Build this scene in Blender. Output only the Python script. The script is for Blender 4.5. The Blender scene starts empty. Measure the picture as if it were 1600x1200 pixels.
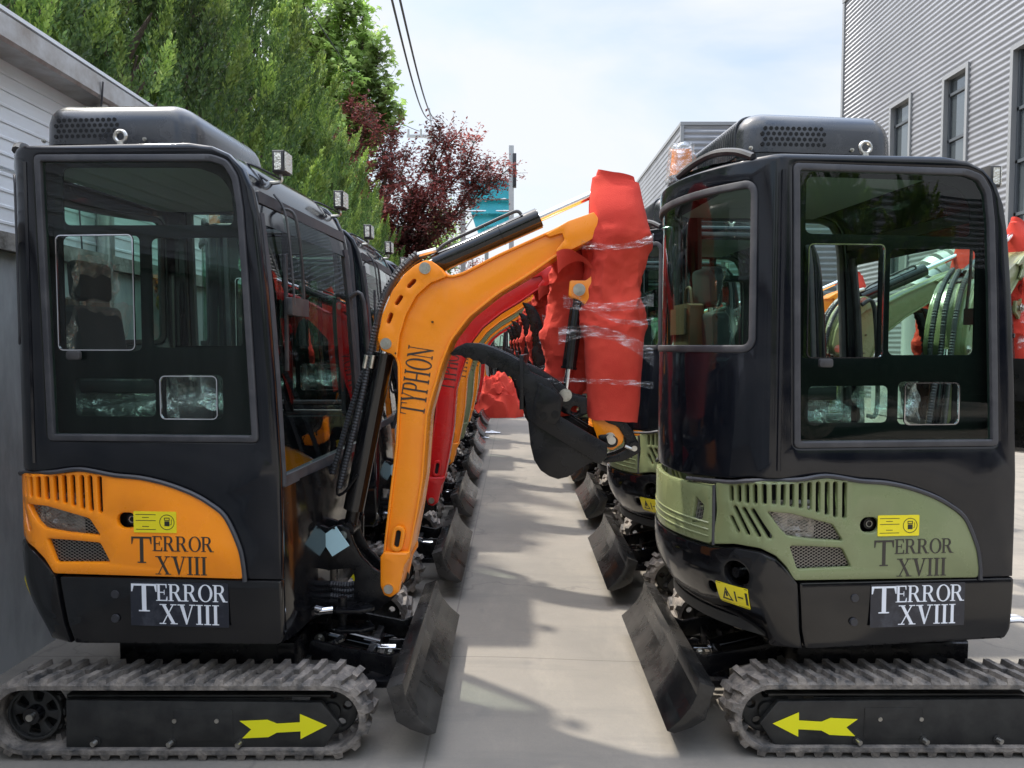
import bpy, bmesh, math, random
from mathutils import Vector, Matrix, noise
from mathutils.geometry import tessellate_polygon, delaunay_2d_cdt
from math import sin, cos, pi, radians, sqrt, atan2
sc = bpy.context.scene
COL = sc.collection
# ------------------------------------------------------------------ camera
PITCH = math.atan(0.05); CAMH = 1.6; FPX = 1200.0; CX = 804.0; CY = 600.0
cam = bpy.data.objects.new('camera', bpy.data.cameras.new('camera')); COL.objects.link(cam)
cam.location = (0, 0, CAMH); cam.rotation_euler = (pi/2-PITCH, 0, 0)
cam.data.sensor_width = 36; cam.data.lens = 36*FPX/1600; cam.data.shift_x = -4/1600
cam.data.clip_start = 0.05; cam.data.clip_end = 2000
sc.camera = cam
# ------------------------------------------------------------------ light
SUN = Vector((-0.42, 0.30, 0.86)).normalized()
w = bpy.data.worlds.new('World'); sc.world = w; w.use_nodes = True
nt = w.node_tree; bg = nt.nodes['Background']; out = nt.nodes['World Output']
sky = nt.nodes.new('ShaderNodeTexSky'); sky.sky_type = 'NISHITA'; sky.sun_disc = False
sky.sun_elevation = math.asin(SUN.z); sky.sun_rotation = atan2(SUN.x, SUN.y)
sky.air_density = 1.3; sky.dust_density = 2.5; sky.ozone_density = 1.0
tc = nt.nodes.new('ShaderNodeTexCoord'); mp = nt.nodes.new('ShaderNodeMapping'); mp.inputs['Scale'].default_value = (1.0, 1.0, 2.4)
mp.inputs['Rotation'].default_value = (0.2, 0.15, 0.3)
nz = nt.nodes.new('ShaderNodeTexNoise'); nz.inputs['Scale'].default_value = 1.7; nz.inputs['Detail'].default_value = 7; nz.inputs['Roughness'].default_value = 0.52
nz.inputs['Distortion'].default_value = 0.5
cr = nt.nodes.new('ShaderNodeValToRGB'); cr.color_ramp.elements[0].position = 0.36; cr.color_ramp.elements[1].position = 0.62
cr.color_ramp.elements[0].color = (0.02,)*3+(1,); cr.color_ramp.elements[1].color = (0.97,)*3+(1,)
mx = nt.nodes.new('ShaderNodeMix'); mx.data_type = 'RGBA'
L = nt.links.new
L(tc.outputs['Generated'], mp.inputs['Vector']); L(mp.outputs[0], nz.inputs['Vector']); L(nz.outputs['Fac'], cr.inputs[0])
L(cr.outputs[0], mx.inputs[0]); L(sky.outputs[0], mx.inputs[6]); mx.inputs[7].default_value = (4.6, 4.78, 5.05, 1)
# an overcast sky is brighter overhead than at the horizon
sx = nt.nodes.new('ShaderNodeSeparateXYZ'); zr = nt.nodes.new('ShaderNodeMapRange'); zr.inputs['From Min'].default_value = 0.42; zr.inputs['From Max'].default_value = 0.95; zr.inputs['To Min'].default_value = 1.0; zr.inputs['To Max'].default_value = 4.4
vm = nt.nodes.new('ShaderNodeVectorMath'); vm.operation = 'SCALE'; L(tc.outputs['Generated'], sx.inputs[0]); L(sx.outputs['Z'], zr.inputs['Value']); L(mx.outputs[2], vm.inputs[0]); L(zr.outputs[0], vm.inputs['Scale'])
L(vm.outputs[0], bg.inputs['Color']); bg.inputs['Strength'].default_value = 0.115
sl = bpy.data.lights.new('sun', 'SUN'); sl.energy = 3.3; sl.angle = radians(1.6); sl.color = (1, 0.95, 0.86)
so = bpy.data.objects.new('sun', sl); COL.objects.link(so); so.rotation_euler = SUN.to_track_quat('Z', 'Y').to_euler()
sc.view_settings.view_transform = 'Standard'; sc.view_settings.look = 'None'; sc.view_settings.gamma = 1
sc.view_settings.exposure = 0.84
sc.cycles.transparent_max_bounces = 24; sc.cycles.max_bounces = 8
# ------------------------------------------------------------------ materials
M = {}
def mat(name, col, rough=0.5, metal=0.0, col2=None, nscale=6.0, lo=0.45, hi=0.7, rough2=None, bump=0.0, bscale=60.0, coat=0.0, spec=None, sheen=0.0, stretch=None):
    m = bpy.data.materials.new(name); m.use_nodes = True; t = m.node_tree; b = t.nodes['Principled BSDF']
    b.inputs['Base Color'].default_value = (*col, 1); b.inputs['Roughness'].default_value = rough; b.inputs['Metallic'].default_value = metal
    if coat: b.inputs['Coat Weight'].default_value = coat; b.inputs['Coat Roughness'].default_value = 0.05
    if spec is not None: b.inputs['Specular IOR Level'].default_value = spec
    if sheen: b.inputs['Sheen Weight'].default_value = sheen
    c = t.nodes.new('ShaderNodeTexCoord'); src = c.outputs['Object']
    if stretch:
        mpn = t.nodes.new('ShaderNodeMapping'); mpn.inputs['Scale'].default_value = stretch; t.links.new(src, mpn.inputs[0]); src = mpn.outputs[0]
    if col2 is not None:
        n = t.nodes.new('ShaderNodeTexNoise'); n.inputs['Scale'].default_value = nscale; n.inputs['Detail'].default_value = 6; n.inputs['Roughness'].default_value = 0.65
        t.links.new(src, n.inputs['Vector'])
        r = t.nodes.new('ShaderNodeMapRange'); r.inputs['From Min'].default_value = lo; r.inputs['From Max'].default_value = hi
        t.links.new(n.outputs['Fac'], r.inputs['Value'])
        x = t.nodes.new('ShaderNodeMix'); x.data_type = 'RGBA'; x.inputs[6].default_value = (*col, 1); x.inputs[7].default_value = (*col2, 1)
        t.links.new(r.outputs[0], x.inputs[0]); t.links.new(x.outputs[2], b.inputs['Base Color'])
        if rough2 is not None:
            y = t.nodes.new('ShaderNodeMapRange'); y.inputs['To Min'].default_value = rough; y.inputs['To Max'].default_value = rough2
            t.links.new(r.outputs[0], y.inputs['Value']); t.links.new(y.outputs[0], b.inputs['Roughness'])
    if bump:
        n2 = t.nodes.new('ShaderNodeTexNoise'); n2.inputs['Scale'].default_value = bscale; n2.inputs['Detail'].default_value = 3
        t.links.new(src, n2.inputs['Vector'])
        bp = t.nodes.new('ShaderNodeBump'); bp.inputs['Strength'].default_value = bump; bp.inputs['Distance'].default_value = 0.02
        t.links.new(n2.outputs['Fac'], bp.inputs['Height']); t.links.new(bp.outputs[0], b.inputs['Normal'])
    M[name] = m; return m
def glass(name, tint, ior=1.5, rough=0.0, wob=0.014, wscale=1.6):
    m = bpy.data.materials.new(name); m.use_nodes = True; t = m.node_tree; t.nodes.remove(t.nodes['Principled BSDF'])
    o = t.nodes['Material Output']; tr = t.nodes.new('ShaderNodeBsdfTransparent'); tr.inputs[0].default_value = (*tint, 1)
    g = t.nodes.new('ShaderNodeBsdfGlossy'); g.inputs['Roughness'].default_value = rough
    f = t.nodes.new('ShaderNodeFresnel'); f.inputs[0].default_value = ior
    ge = t.nodes.new('ShaderNodeNewGeometry'); ma = t.nodes.new('ShaderNodeMath'); ma.operation = 'MULTIPLY_ADD'; ma.inputs[1].default_value = 1/ior-ior; ma.inputs[2].default_value = ior; t.links.new(ge.outputs['Backfacing'], ma.inputs[0]); t.links.new(ma.outputs[0], f.inputs[0]); mxs = t.nodes.new('ShaderNodeMixShader')
    mu = t.nodes.new('ShaderNodeMath'); mu.operation = 'MULTIPLY'; mu.inputs[1].default_value = 1.0; mu.use_clamp = True
    n = t.nodes.new('ShaderNodeTexNoise'); n.inputs['Scale'].default_value = wscale; n.inputs['Detail'].default_value = 1
    c = t.nodes.new('ShaderNodeTexCoord'); t.links.new(c.outputs['Object'], n.inputs['Vector'])
    b = t.nodes.new('ShaderNodeBump'); b.inputs['Strength'].default_value = wob; b.inputs['Distance'].default_value = 0.3; t.links.new(n.outputs['Fac'], b.inputs['Height'])
    t.links.new(b.outputs[0], g.inputs['Normal']); t.links.new(f.outputs[0], mu.inputs[0]); t.links.new(mu.outputs[0], mxs.inputs[0])
    t.links.new(tr.outputs[0], mxs.inputs[1]); t.links.new(g.outputs[0], mxs.inputs[2]); t.links.new(mxs.outputs[0], o.inputs[0])
    M[name] = m; return m
def leafmat(name, c1, c2, trans=0.35, c3=None):
    m = bpy.data.materials.new(name); m.use_nodes = True; t = m.node_tree; t.nodes.remove(t.nodes['Principled BSDF'])
    o = t.nodes['Material Output']; g = t.nodes.new('ShaderNodeNewGeometry'); r = t.nodes.new('ShaderNodeValToRGB')
    r.color_ramp.elements[0].color = (*c1, 1); r.color_ramp.elements[1].color = (*c2, 1)
    if c3: e = r.color_ramp.elements.new(0.93); e.color = (*c2, 1); r.color_ramp.elements[2].color = (*c3, 1)
    t.links.new(g.outputs['Random Per Island'], r.inputs[0])
    c = t.nodes.new('ShaderNodeTexCoord'); n = t.nodes.new('ShaderNodeTexNoise'); n.inputs['Scale'].default_value = 1.1; n.inputs['Detail'].default_value = 3
    t.links.new(c.outputs['Object'], n.inputs['Vector'])
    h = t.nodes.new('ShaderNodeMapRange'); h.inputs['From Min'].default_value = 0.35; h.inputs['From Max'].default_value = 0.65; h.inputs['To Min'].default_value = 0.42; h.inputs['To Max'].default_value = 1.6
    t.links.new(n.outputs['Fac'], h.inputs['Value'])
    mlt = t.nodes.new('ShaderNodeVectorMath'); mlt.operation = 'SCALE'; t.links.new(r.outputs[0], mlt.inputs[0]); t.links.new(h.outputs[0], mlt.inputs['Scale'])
    d = t.nodes.new('ShaderNodeBsdfDiffuse'); tr = t.nodes.new('ShaderNodeBsdfTranslucent'); gl = t.nodes.new('ShaderNodeBsdfGlossy'); gl.inputs['Roughness'].default_value = 0.45
    t.links.new(mlt.outputs[0], d.inputs[0]); t.links.new(mlt.outputs[0], tr.inputs[0])
    a = t.nodes.new('ShaderNodeMixShader'); a.inputs[0].default_value = trans; t.links.new(d.outputs[0], a.inputs[1]); t.links.new(tr.outputs[0], a.inputs[2])
    e = t.nodes.new('ShaderNodeMixShader'); e.inputs[0].default_value = 0.04; t.links.new(a.outputs[0], e.inputs[1]); t.links.new(gl.outputs[0], e.inputs[2])
    t.links.new(e.outputs[0], o.inputs[0]); M[name] = m; return m
mat('cab_black', (0.005, 0.006, 0.009), 0.08, col2=(0.018, 0.018, 0.02), nscale=3.5, lo=0.45, hi=0.85, rough2=0.3)
mat('gloss_black', (0.005, 0.005, 0.006), 0.07, col2=(0.016, 0.015, 0.014), nscale=4.5, lo=0.45, hi=0.85, rough2=0.4, coat=0.15)
mat('steel_black', (0.004, 0.004, 0.005), 0.22, spec=0.35, col2=(0.016, 0.015, 0.014), nscale=7, lo=0.45, hi=0.8, rough2=0.55, bump=0.05)
mat('blade_black', (0.009, 0.009, 0.009), 0.18, col2=(0.05, 0.046, 0.042), nscale=3.0, lo=0.4, hi=0.72, rough2=0.42, bump=0.05, bscale=30)
mat('plastic_black', (0.02, 0.02, 0.022), 0.5, col2=(0.09, 0.085, 0.08), nscale=9, lo=0.4, hi=0.85, rough2=0.7)
mat('ac_black', (0.016, 0.018, 0.022), 0.25, col2=(0.07, 0.07, 0.07), nscale=5, lo=0.45, hi=0.85, rough2=0.5, coat=0.3)
mat('rubber_seal', (0.035, 0.035, 0.04), 0.5, col2=(0.07, 0.068, 0.07), nscale=9, lo=0.4, hi=0.75, rough2=0.7)
mat('rubber_trim', (0.03, 0.03, 0.034), 0.45)
mat('track_rubber', (0.045, 0.043, 0.042), 0.7, col2=(0.25, 0.215, 0.18), nscale=14, lo=0.34, hi=0.66, rough2=0.9, bump=0.35, bscale=90)
mat('frame_black', (0.012, 0.012, 0.012), 0.38, col2=(0.035, 0.034, 0.030), nscale=8, lo=0.4, hi=0.75, rough2=0.6, bump=0.03)
mat('hole_black', (0.004, 0.004, 0.004), 0.8)  # near-black standing in for the shade inside openings; also the card's mark
mat('interior_black', (0.004, 0.004, 0.005), 0.6, spec=0.1)
mat('interior_grey', (0.20, 0.20, 0.19), 0.8)
mat('chrome', (0.85, 0.85, 0.88), 0.08, 1.0)
mat('zinc', (0.62, 0.6, 0.55), 0.3, 1.0, col2=(0.4, 0.38, 0.34), nscale=30, lo=0.4, hi=0.7)
mat('wire_mesh', (0.35, 0.33, 0.30), 0.4, 0.8)
mat('foil', (0.5, 0.47, 0.42), 0.3, 0.7)
mat('sticker_yellow', (0.82, 0.68, 0.015), 0.35)
mat('arrow_yellow', (0.80, 0.74, 0.01), 0.35)
mat('sticker_ink', (0.02, 0.02, 0.015), 0.5)
mat('print_dark', (0.035, 0.03, 0.025), 0.4)
mat('print_white', (0.74, 0.76, 0.80), 0.35)
mat('sticker_black', (0.018, 0.02, 0.028), 0.12, col2=(0.06, 0.065, 0.08), nscale=14, lo=0.5, hi=0.8)
mat('card_blue', (0.42, 0.62, 0.66), 0.55)
mat('paper', (0.6, 0.62, 0.62), 0.6)
mat('tape', (0.55, 0.42, 0.24), 0.5)
for nm, c, c2 in (('paint_orange', (0.96, 0.285, 0.007), (0.92, 0.255, 0.008)), ('paint_red', (0.62, 0.012, 0.012), (0.54, 0.012, 0.014)), ('paint_olive', (0.195, 0.222, 0.105), (0.175, 0.20, 0.095))):
    mat(nm, c, 0.27, col2=c2, nscale=5, rough2=0.36, coat=0.25, bump=0.008, bscale=200)
mat('lamp_glass', (0.6, 0.58, 0.5), 0.15, 0.4, bump=0.6, bscale=120)
mat('beacon_amber', (0.9, 0.28, 0.02), 0.15, coat=0.5)
mat('corrugated_grey', (0.25, 0.255, 0.27), 0.38, 0.4, col2=(0.20, 0.205, 0.22), nscale=0.6, lo=0.4, hi=0.7, rough2=0.45)
mat('trim_grey', (0.27, 0.275, 0.28), 0.45, 0.3)
mat('panel_white', (0.76, 0.78, 0.80), 0.4, 0.1, col2=(0.60, 0.60, 0.58), nscale=3, lo=0.5, hi=0.85, stretch=(1, 0.4, 2))
mat('gutter_zinc', (0.50, 0.50, 0.50), 0.35, 0.7, col2=(0.3, 0.27, 0.24), nscale=5, lo=0.4, hi=0.7)
mat('window_glass', (0.05, 0.06, 0.065), 0.06, 0.0, coat=1.0)
mat('window_frame', (0.07, 0.08, 0.09), 0.4)
mat('bark', (0.10, 0.075, 0.055), 0.9, bump=0.5, bscale=25)
mat('pole_concrete', (0.42, 0.42, 0.4), 0.85)
mat('steel_galv', (0.5, 0.5, 0.5), 0.4, 0.7)
mat('wire_dark', (0.03, 0.03, 0.035), 0.5)
mat('teal_sheet', (0.0, 0.30, 0.36), 0.5, col2=(0.0, 0.38, 0.43), nscale=2)
mat('red_felt', (0.50, 0.032, 0.018), 0.95, col2=(0.60, 0.056, 0.030), nscale=3, lo=0.4, hi=0.7, bump=0.14, bscale=220)
mat('seat_black', (0.02, 0.02, 0.022), 0.7)
mat('bag_brown', (0.10, 0.05, 0.025), 0.6)
mat('steel_rail', (0.25, 0.25, 0.26), 0.4, 0.6)
mat('duct_metal', (0.52, 0.54, 0.52), 0.35, 0.6)
mat('litter', (0.65, 0.67, 0.7), 0.4)
glass('tinted_glass', (0.60, 0.84, 0.70))
glass('rear_glass', (0.60, 0.82, 0.72), wob=0.03)
glass('clear_glass', (0.88, 0.96, 0.92))
glass('shield_glass', (0.82, 0.90, 0.86))
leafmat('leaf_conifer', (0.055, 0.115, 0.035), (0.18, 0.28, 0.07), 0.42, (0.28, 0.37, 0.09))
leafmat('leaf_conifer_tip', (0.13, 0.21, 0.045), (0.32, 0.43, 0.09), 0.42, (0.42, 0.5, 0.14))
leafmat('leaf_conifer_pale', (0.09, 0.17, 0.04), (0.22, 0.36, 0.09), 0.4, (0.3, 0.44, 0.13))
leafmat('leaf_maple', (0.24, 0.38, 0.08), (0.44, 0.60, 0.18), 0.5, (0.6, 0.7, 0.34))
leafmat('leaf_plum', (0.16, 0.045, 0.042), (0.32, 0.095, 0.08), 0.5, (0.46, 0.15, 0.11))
def film_mat(name, base=0.12, scale=(2, 2, 14), top=0.5):
    m = bpy.data.materials.new(name); m.use_nodes = True; t = m.node_tree; t.nodes.remove(t.nodes['Principled BSDF'])
    o = t.nodes['Material Output']; tr = t.nodes.new('ShaderNodeBsdfTransparent'); tr.inputs[0].default_value = (0.95, 0.96, 0.96, 1)
    g = t.nodes.new('ShaderNodeBsdfGlossy'); g.inputs['Roughness'].default_value = 0.15
    d = t.nodes.new('ShaderNodeBsdfDiffuse'); d.inputs[0].default_value = (0.8, 0.8, 0.8, 1)
    gd = t.nodes.new('ShaderNodeMixShader'); gd.inputs[0].default_value = 0.35; t.links.new(g.outputs[0], gd.inputs[1]); t.links.new(d.outputs[0], gd.inputs[2])
    c = t.nodes.new('ShaderNodeTexCoord'); mpn = t.nodes.new('ShaderNodeMapping'); mpn.inputs['Scale'].default_value = scale
    n = t.nodes.new('ShaderNodeTexNoise'); n.inputs['Scale'].default_value = 5; n.inputs['Detail'].default_value = 4
    r = t.nodes.new('ShaderNodeMapRange'); r.inputs['From Min'].default_value = 0.48; r.inputs['From Max'].default_value = 0.72; r.inputs['To Min'].default_value = base; r.inputs['To Max'].default_value = top
    t.links.new(c.outputs['Object'], mpn.inputs[0]); t.links.new(mpn.outputs[0], n.inputs['Vector']); t.links.new(n.outputs['Fac'], r.inputs['Value'])
    b = t.nodes.new('ShaderNodeBump'); b.inputs['Strength'].default_value = 0.7; b.inputs['Distance'].default_value = 0.05; t.links.new(n.outputs['Fac'], b.inputs['Height']); t.links.new(b.outputs[0], g.inputs['Normal'])
    x = t.nodes.new('ShaderNodeMixShader'); t.links.new(r.outputs[0], x.inputs[0]); t.links.new(tr.outputs[0], x.inputs[1]); t.links.new(gd.outputs[0], x.inputs[2]); t.links.new(x.outputs[0], o.inputs[0])
    M[name] = m; return m
film_mat('stretch_film', 0.05, (3, 3, 16)); film_mat('plastic_cover', 0.25, (3, 3, 3), 0.85)
# ------------------------------------------------------------------ mesh helpers
class MB:
    def __init__(s): s.v = []; s.f = []; s.m = []; s.mats = []
    def mi(s, m):
        m = M[m] if isinstance(m, str) else m
        if m not in s.mats: s.mats.append(m)
        return s.mats.index(m)
    def add(s, vs, fs, m):
        o = len(s.v); s.v += [tuple(p) for p in vs]; i = s.mi(m)
        for f in fs: s.f.append([o+k for k in f]); s.m.append(i)
    def box(s, a, b, m, mp=None, bev=0.0):
        x0, x1 = sorted((a[0], b[0])); y0, y1 = sorted((a[1], b[1])); z0, z1 = sorted((a[2], b[2]))
        if bev:
            plate(s, [[(x0, z0), (x1, z0), (x1, z1), (x0, z1)]], y0, y1, m, bev, mp or (lambda a, b, w: (a, w, b))); return
        vs = [(x, y, z) for x in (x0, x1) for y in (y0, y1) for z in (z0, z1)]
        if mp: vs = [mp(p[0], p[2], p[1]) for p in vs]
        s.add(vs, [(0, 1, 3, 2), (4, 6, 7, 5), (0, 4, 5, 1), (2, 3, 7, 6), (0, 2, 6, 4), (1, 5, 7, 3)], m)
    def cyl(s, a, b, r, m, n=16, r2=None):
        a = Vector(a); b = Vector(b); d = (b-a).normalized(); r2 = r if r2 is None else r2
        x = d.orthogonal().normalized(); y = d.cross(x)
        vs = [a+r*(cos(t)*x+sin(t)*y) for t in [2*pi*i/n for i in range(n)]]+[b+r2*(cos(t)*x+sin(t)*y) for t in [2*pi*i/n for i in range(n)]]
        s.add(vs, [(i, (i+1) % n, n+(i+1) % n, n+i) for i in range(n)]+[tuple(range(n))[::-1], tuple(range(n, 2*n))], m)
    def tube(s, pts, r, m, n=8, smooth=True, rib=0.0):
        P = [Vector(p) for p in pts]
        if smooth and len(P) > 2:
            Q = []
            for i in range(len(P)-1):
                p0 = P[max(i-1, 0)]; p1 = P[i]; p2 = P[i+1]; p3 = P[min(i+2, len(P)-1)]
                for k in range(5):
                    t = k/5; Q.append(0.5*((2*p1)+(-p0+p2)*t+(2*p0-5*p1+4*p2-p3)*t*t+(-p0+3*p1-3*p2+p3)*t**3))
            Q.append(P[-1]); P = Q
        if rib:
            Q = []; 
            for i in range(len(P)-1):
                k = max(1, int((P[i+1]-P[i]).length/(rib*0.5)))
                for j in range(k): Q.append(P[i].lerp(P[i+1], j/k))
            Q.append(P[-1]); P = Q
        vs = []; x = None
        for i, p in enumerate(P):
            d = (P[min(i+1, len(P)-1)]-P[max(i-1, 0)]).normalized()
            x = d.orthogonal().normalized() if x is None else (x-d*x.dot(d)).normalized()
            y = d.cross(x); rr = r*(1+(0.16 if i % 2 else -0.06)) if rib else r
            vs += [p+rr*(cos(2*pi*k/n)*x+sin(2*pi*k/n)*y) for k in range(n)]
        fs = [(i*n+k, i*n+(k+1) % n, (i+1)*n+(k+1) % n, (i+1)*n+k) for i in range(len(P)-1) for k in range(n)]
        fs += [tuple(range(n))[::-1], tuple(range((len(P)-1)*n, len(P)*n))]
        s.add(vs, fs, m)
    def bolt(s, p, r, m='zinc', d=(0, -1, 0), h=0.012):
        p = Vector(p); d = Vector(d).normalized()
        s.cyl(p, p+d*0.004, r*1.35, m, 16); s.cyl(p+d*0.004, p+d*h, r, m, 6); s.cyl(p+d*h, p+d*(h+0.004), r*0.5, m, 10)
    def sphere(s, c, r, m, n=12, sc3=(1, 1, 1)):
        vs = []; fs = []
        for i in range(n+1):
            for k in range(2*n):
                a = pi*i/n; b = pi*k/n; vs.append((c[0]+r*sc3[0]*sin(a)*cos(b), c[1]+r*sc3[1]*sin(a)*sin(b), c[2]+r*sc3[2]*cos(a)))
        for i in range(n):
            for k in range(2*n): fs.append((i*2*n+k, i*2*n+(k+1) % (2*n), (i+1)*2*n+(k+1) % (2*n), (i+1)*2*n+k))
        s.add(vs, fs, m)
    def grid(s, fn, nu, nv, m, thick=0):
        vs = [fn(i/nu, j/nv) for i in range(nu+1) for j in range(nv+1)]
        s.add(vs, [(i*(nv+1)+j, (i+1)*(nv+1)+j, (i+1)*(nv+1)+j+1, i*(nv+1)+j+1) for i in range(nu) for j in range(nv)], m)
    def build(s, name, parent=None, recalc=True, angle=35, merge=True, smooth=True):
        me = bpy.data.meshes.new(name); me.from_pydata(s.v, [], s.f)
        for k in s.mats: me.materials.append(k)
        me.polygons.foreach_set('material_index', s.m)
        if recalc:
            bm = bmesh.new(); bm.from_mesh(me)
            if merge: bmesh.ops.remove_doubles(bm, verts=bm.verts, dist=1e-5)
            bmesh.ops.recalc_face_normals(bm, faces=bm.faces); bm.to_mesh(me); bm.free()
        if smooth:
            me.polygons.foreach_set('use_smooth', [True]*len(me.polygons)); me.set_sharp_from_angle(angle=radians(angle))
        me.update()
        o = bpy.data.objects.new(name, me); COL.objects.link(o)
        if parent: o.parent = parent
        return o
def pieces(mb, name, parent, tol=0.004, name2=None, **k):
    """link every separate piece of mb as an object of its own"""
    n = len(mb.v); par = list(range(n))
    def fd(i):
        while par[i] != i: par[i] = par[par[i]]; i = par[i]
        return i
    for f in mb.f:
        for q in f[1:]: par[fd(q)] = fd(f[0])
    gr = {}
    for i, f in enumerate(mb.f): gr.setdefault(fd(f[0]), []).append(i)
    cl = []
    for fs in gr.values():
        vs = [mb.v[q] for i in fs for q in mb.f[i]]; lo = [min(p[a] for p in vs)-tol for a in range(3)]; hi = [max(p[a] for p in vs)+tol for a in range(3)]; fs = list(fs); ch = True
        while ch:
            ch = False
            for c in cl:
                if all(c[0][a] <= hi[a] and lo[a] <= c[1][a] for a in range(3)):
                    lo = [min(lo[a], c[0][a]) for a in range(3)]; hi = [max(hi[a], c[1][a]) for a in range(3)]; fs += c[2]; cl.remove(c); ch = True; break
        cl.append((lo, hi, fs))
    out = []; cl.sort(key=lambda c: -len(c[2]))
    for j, (lo, hi, fs) in enumerate(cl):
        b = MB(); b.mats = mb.mats; ids = {}
        for i in fs:
            b.f.append([ids.setdefault(q, len(ids)) for q in mb.f[i]]); b.m.append(mb.m[i])
        b.v = [mb.v[q] for q in ids]; out.append(b.build(name if j == 0 or not name2 else name2, parent, **k))
    return out
def area(l): return 0.5*sum(l[i-1][0]*l[i][1]-l[i][0]*l[i-1][1] for i in range(len(l)))
def inset(l, d):
    """offset a CCW loop inwards by d"""
    n = len(l); r = []
    for i in range(n):
        a = Vector(l[i-1]); b = Vector(l[i]); c = Vector(l[(i+1) % n])
        e1 = (b-a); e2 = (c-b)
        if e1.length < 1e-9: e1 = e2
        if e2.length < 1e-9: e2 = e1
        e1.normalize(); e2.normalize()
        n1 = Vector((-e1.y, e1.x)); n2 = Vector((-e2.y, e2.x)); k = n1+n2
        if k.length < 1e-6: k = n1.copy()
        k.normalize(); f = 1/max(k.dot(n1), 0.45); r.append((b.x+k.x*d*f, b.y+k.y*d*f))
    return r
def inloop(l, p):
    c = False; j = len(l)-1
    for i in range(len(l)):
        if (l[i][1] > p[1]) != (l[j][1] > p[1]) and p[0] < (l[j][0]-l[i][0])*(p[1]-l[i][1])/(l[j][1]-l[i][1])+l[i][0]: c = not c
        j = i
    return c
def plate(mb, loops, w0, w1, m, bev=0.0, mp=None, cuts=None, cutz=None):
    """solid plate: loops[0] outline, others holes, in (a,b); thickness along w; mapped by mp(a,b,w)"""
    mp = mp or (lambda a, b, w: (a, w, b))
    L2 = []
    for i, l in enumerate(loops):
        l = [tuple(p) for p in l]
        if (area(l) < 0) != (i > 0): l = l[::-1]
        L2.append(l)
    bm = bmesh.new(); w0, w1 = min(w0, w1), max(w0, w1)
    ins = [inset(l, bev) for l in L2] if bev else L2
    mid = [inset(l, bev*0.3) for l in L2] if bev else L2
    def ring(ls, wv): return [[bm.verts.new((p[0], p[1], wv)) for p in l] for l in ls]
    if bev: R = [ring(ins, w0), ring(mid, w0+bev*0.3), ring(L2, w0+bev), ring(L2, w1-bev), ring(mid, w1-bev*0.3), ring(ins, w1)]
    else: R = [ring(L2, w0), ring(L2, w1)]
    for a, b in zip(R[:-1], R[1:]):
        for la, lb in zip(a, b):
            n = len(la)
            for i in range(n): bm.faces.new((la[i], la[(i+1) % n], lb[(i+1) % n], lb[i]))
    pts = [Vector(p) for l in ins for p in l]; ed = []; o = 0
    for l in ins: ed += [(o+i, o+(i+1) % len(l)) for i in range(len(l))]; o += len(l)
    cv, _, tri, ov, _, _ = delaunay_2d_cdt(pts, ed, [], 0, 1e-6)
    tri = [t for t in tri if inloop(ins[0], sum((cv[k] for k in t), Vector((0, 0)))/len(t)) and not any(inloop(l, sum((cv[k] for k in t), Vector((0, 0)))/len(t)) for l in ins[1:])]
    for R0, wv in ((R[0], w0), (R[-1], w1)):
        base = [v for l in R0 for v in l]; flat = [base[ov[i][0]] if ov[i] else bm.verts.new((c.x, c.y, wv)) for i, c in enumerate(cv)]
        for t in tri:
            try: bm.faces.new([flat[k] for k in t])
            except ValueError: pass
    for c in (cuts or []): bmesh.ops.bisect_plane(bm, geom=bm.verts[:]+bm.edges[:]+bm.faces[:], plane_co=(c, 0, 0), plane_no=(1, 0, 0), dist=1e-6)
    for c in (cutz or []): bmesh.ops.bisect_plane(bm, geom=bm.verts[:]+bm.edges[:]+bm.faces[:], plane_co=(0, c, 0), plane_no=(0, 1, 0), dist=1e-6)
    bm.verts.index_update()
    mb.add([mp(v.co.x, v.co.y, v.co.z) for v in bm.verts], [[v.index for v in f.verts] for f in bm.faces], m)
    bm.free()
def rrect(x0, y0, x1, y1, r, n=5):
    x0, x1 = sorted((x0, x1)); y0, y1 = sorted((y0, y1)); o = []
    for cx, cy, a in ((x1-r, y0+r, -90), (x1-r, y1-r, 0), (x0+r, y1-r, 90), (x0+r, y0+r, 180)):
        for k in range(n+1): t = radians(a+90*k/n); o.append((cx+r*cos(t), cy+r*sin(t)))
    return o
def rpoly(pts, r, n=4):
    """round the corners of a polygon"""
    o = []; N = len(pts)
    for i in range(N):
        a = Vector(pts[i-1][:2]); b = Vector(pts[i][:2]); c = Vector(pts[(i+1) % N][:2]); rr = pts[i][2] if len(pts[i]) > 2 else r
        d1 = (a-b); d2 = (c-b); k = min(rr, d1.length*0.45, d2.length*0.45)
        if k < 1e-5: o.append(tuple(b)); continue
        p = b+d1.normalized()*k; q = b+d2.normalized()*k
        for j in range(n+1): t = j/n; o.append(tuple((1-t)**2*p+2*t*(1-t)*b+t*t*q))
    return o
def circ(cx, cy, r, n=20, ry=None): return [(cx+r*cos(2*pi*i/n), cy+(ry or r)*sin(2*pi*i/n)) for i in range(n)]
def link(o): COL.objects.link(o)
def tag(o, label=None, cat=None, group=None, kind=None):
    for k, v in (('label', label), ('category', cat), ('group', group), ('kind', kind)):
        if v: o[k] = v
    return o
def empty(name, loc=(0, 0, 0), rz=0):
    o = bpy.data.objects.new(name, None); link(o); o.location = loc; o.rotation_euler = (0, 0, rz); o.empty_display_size = 0.3; return o
def fbm(p, o=4): return noise.fractal(p, 1.0, 2.0, o)
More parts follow.
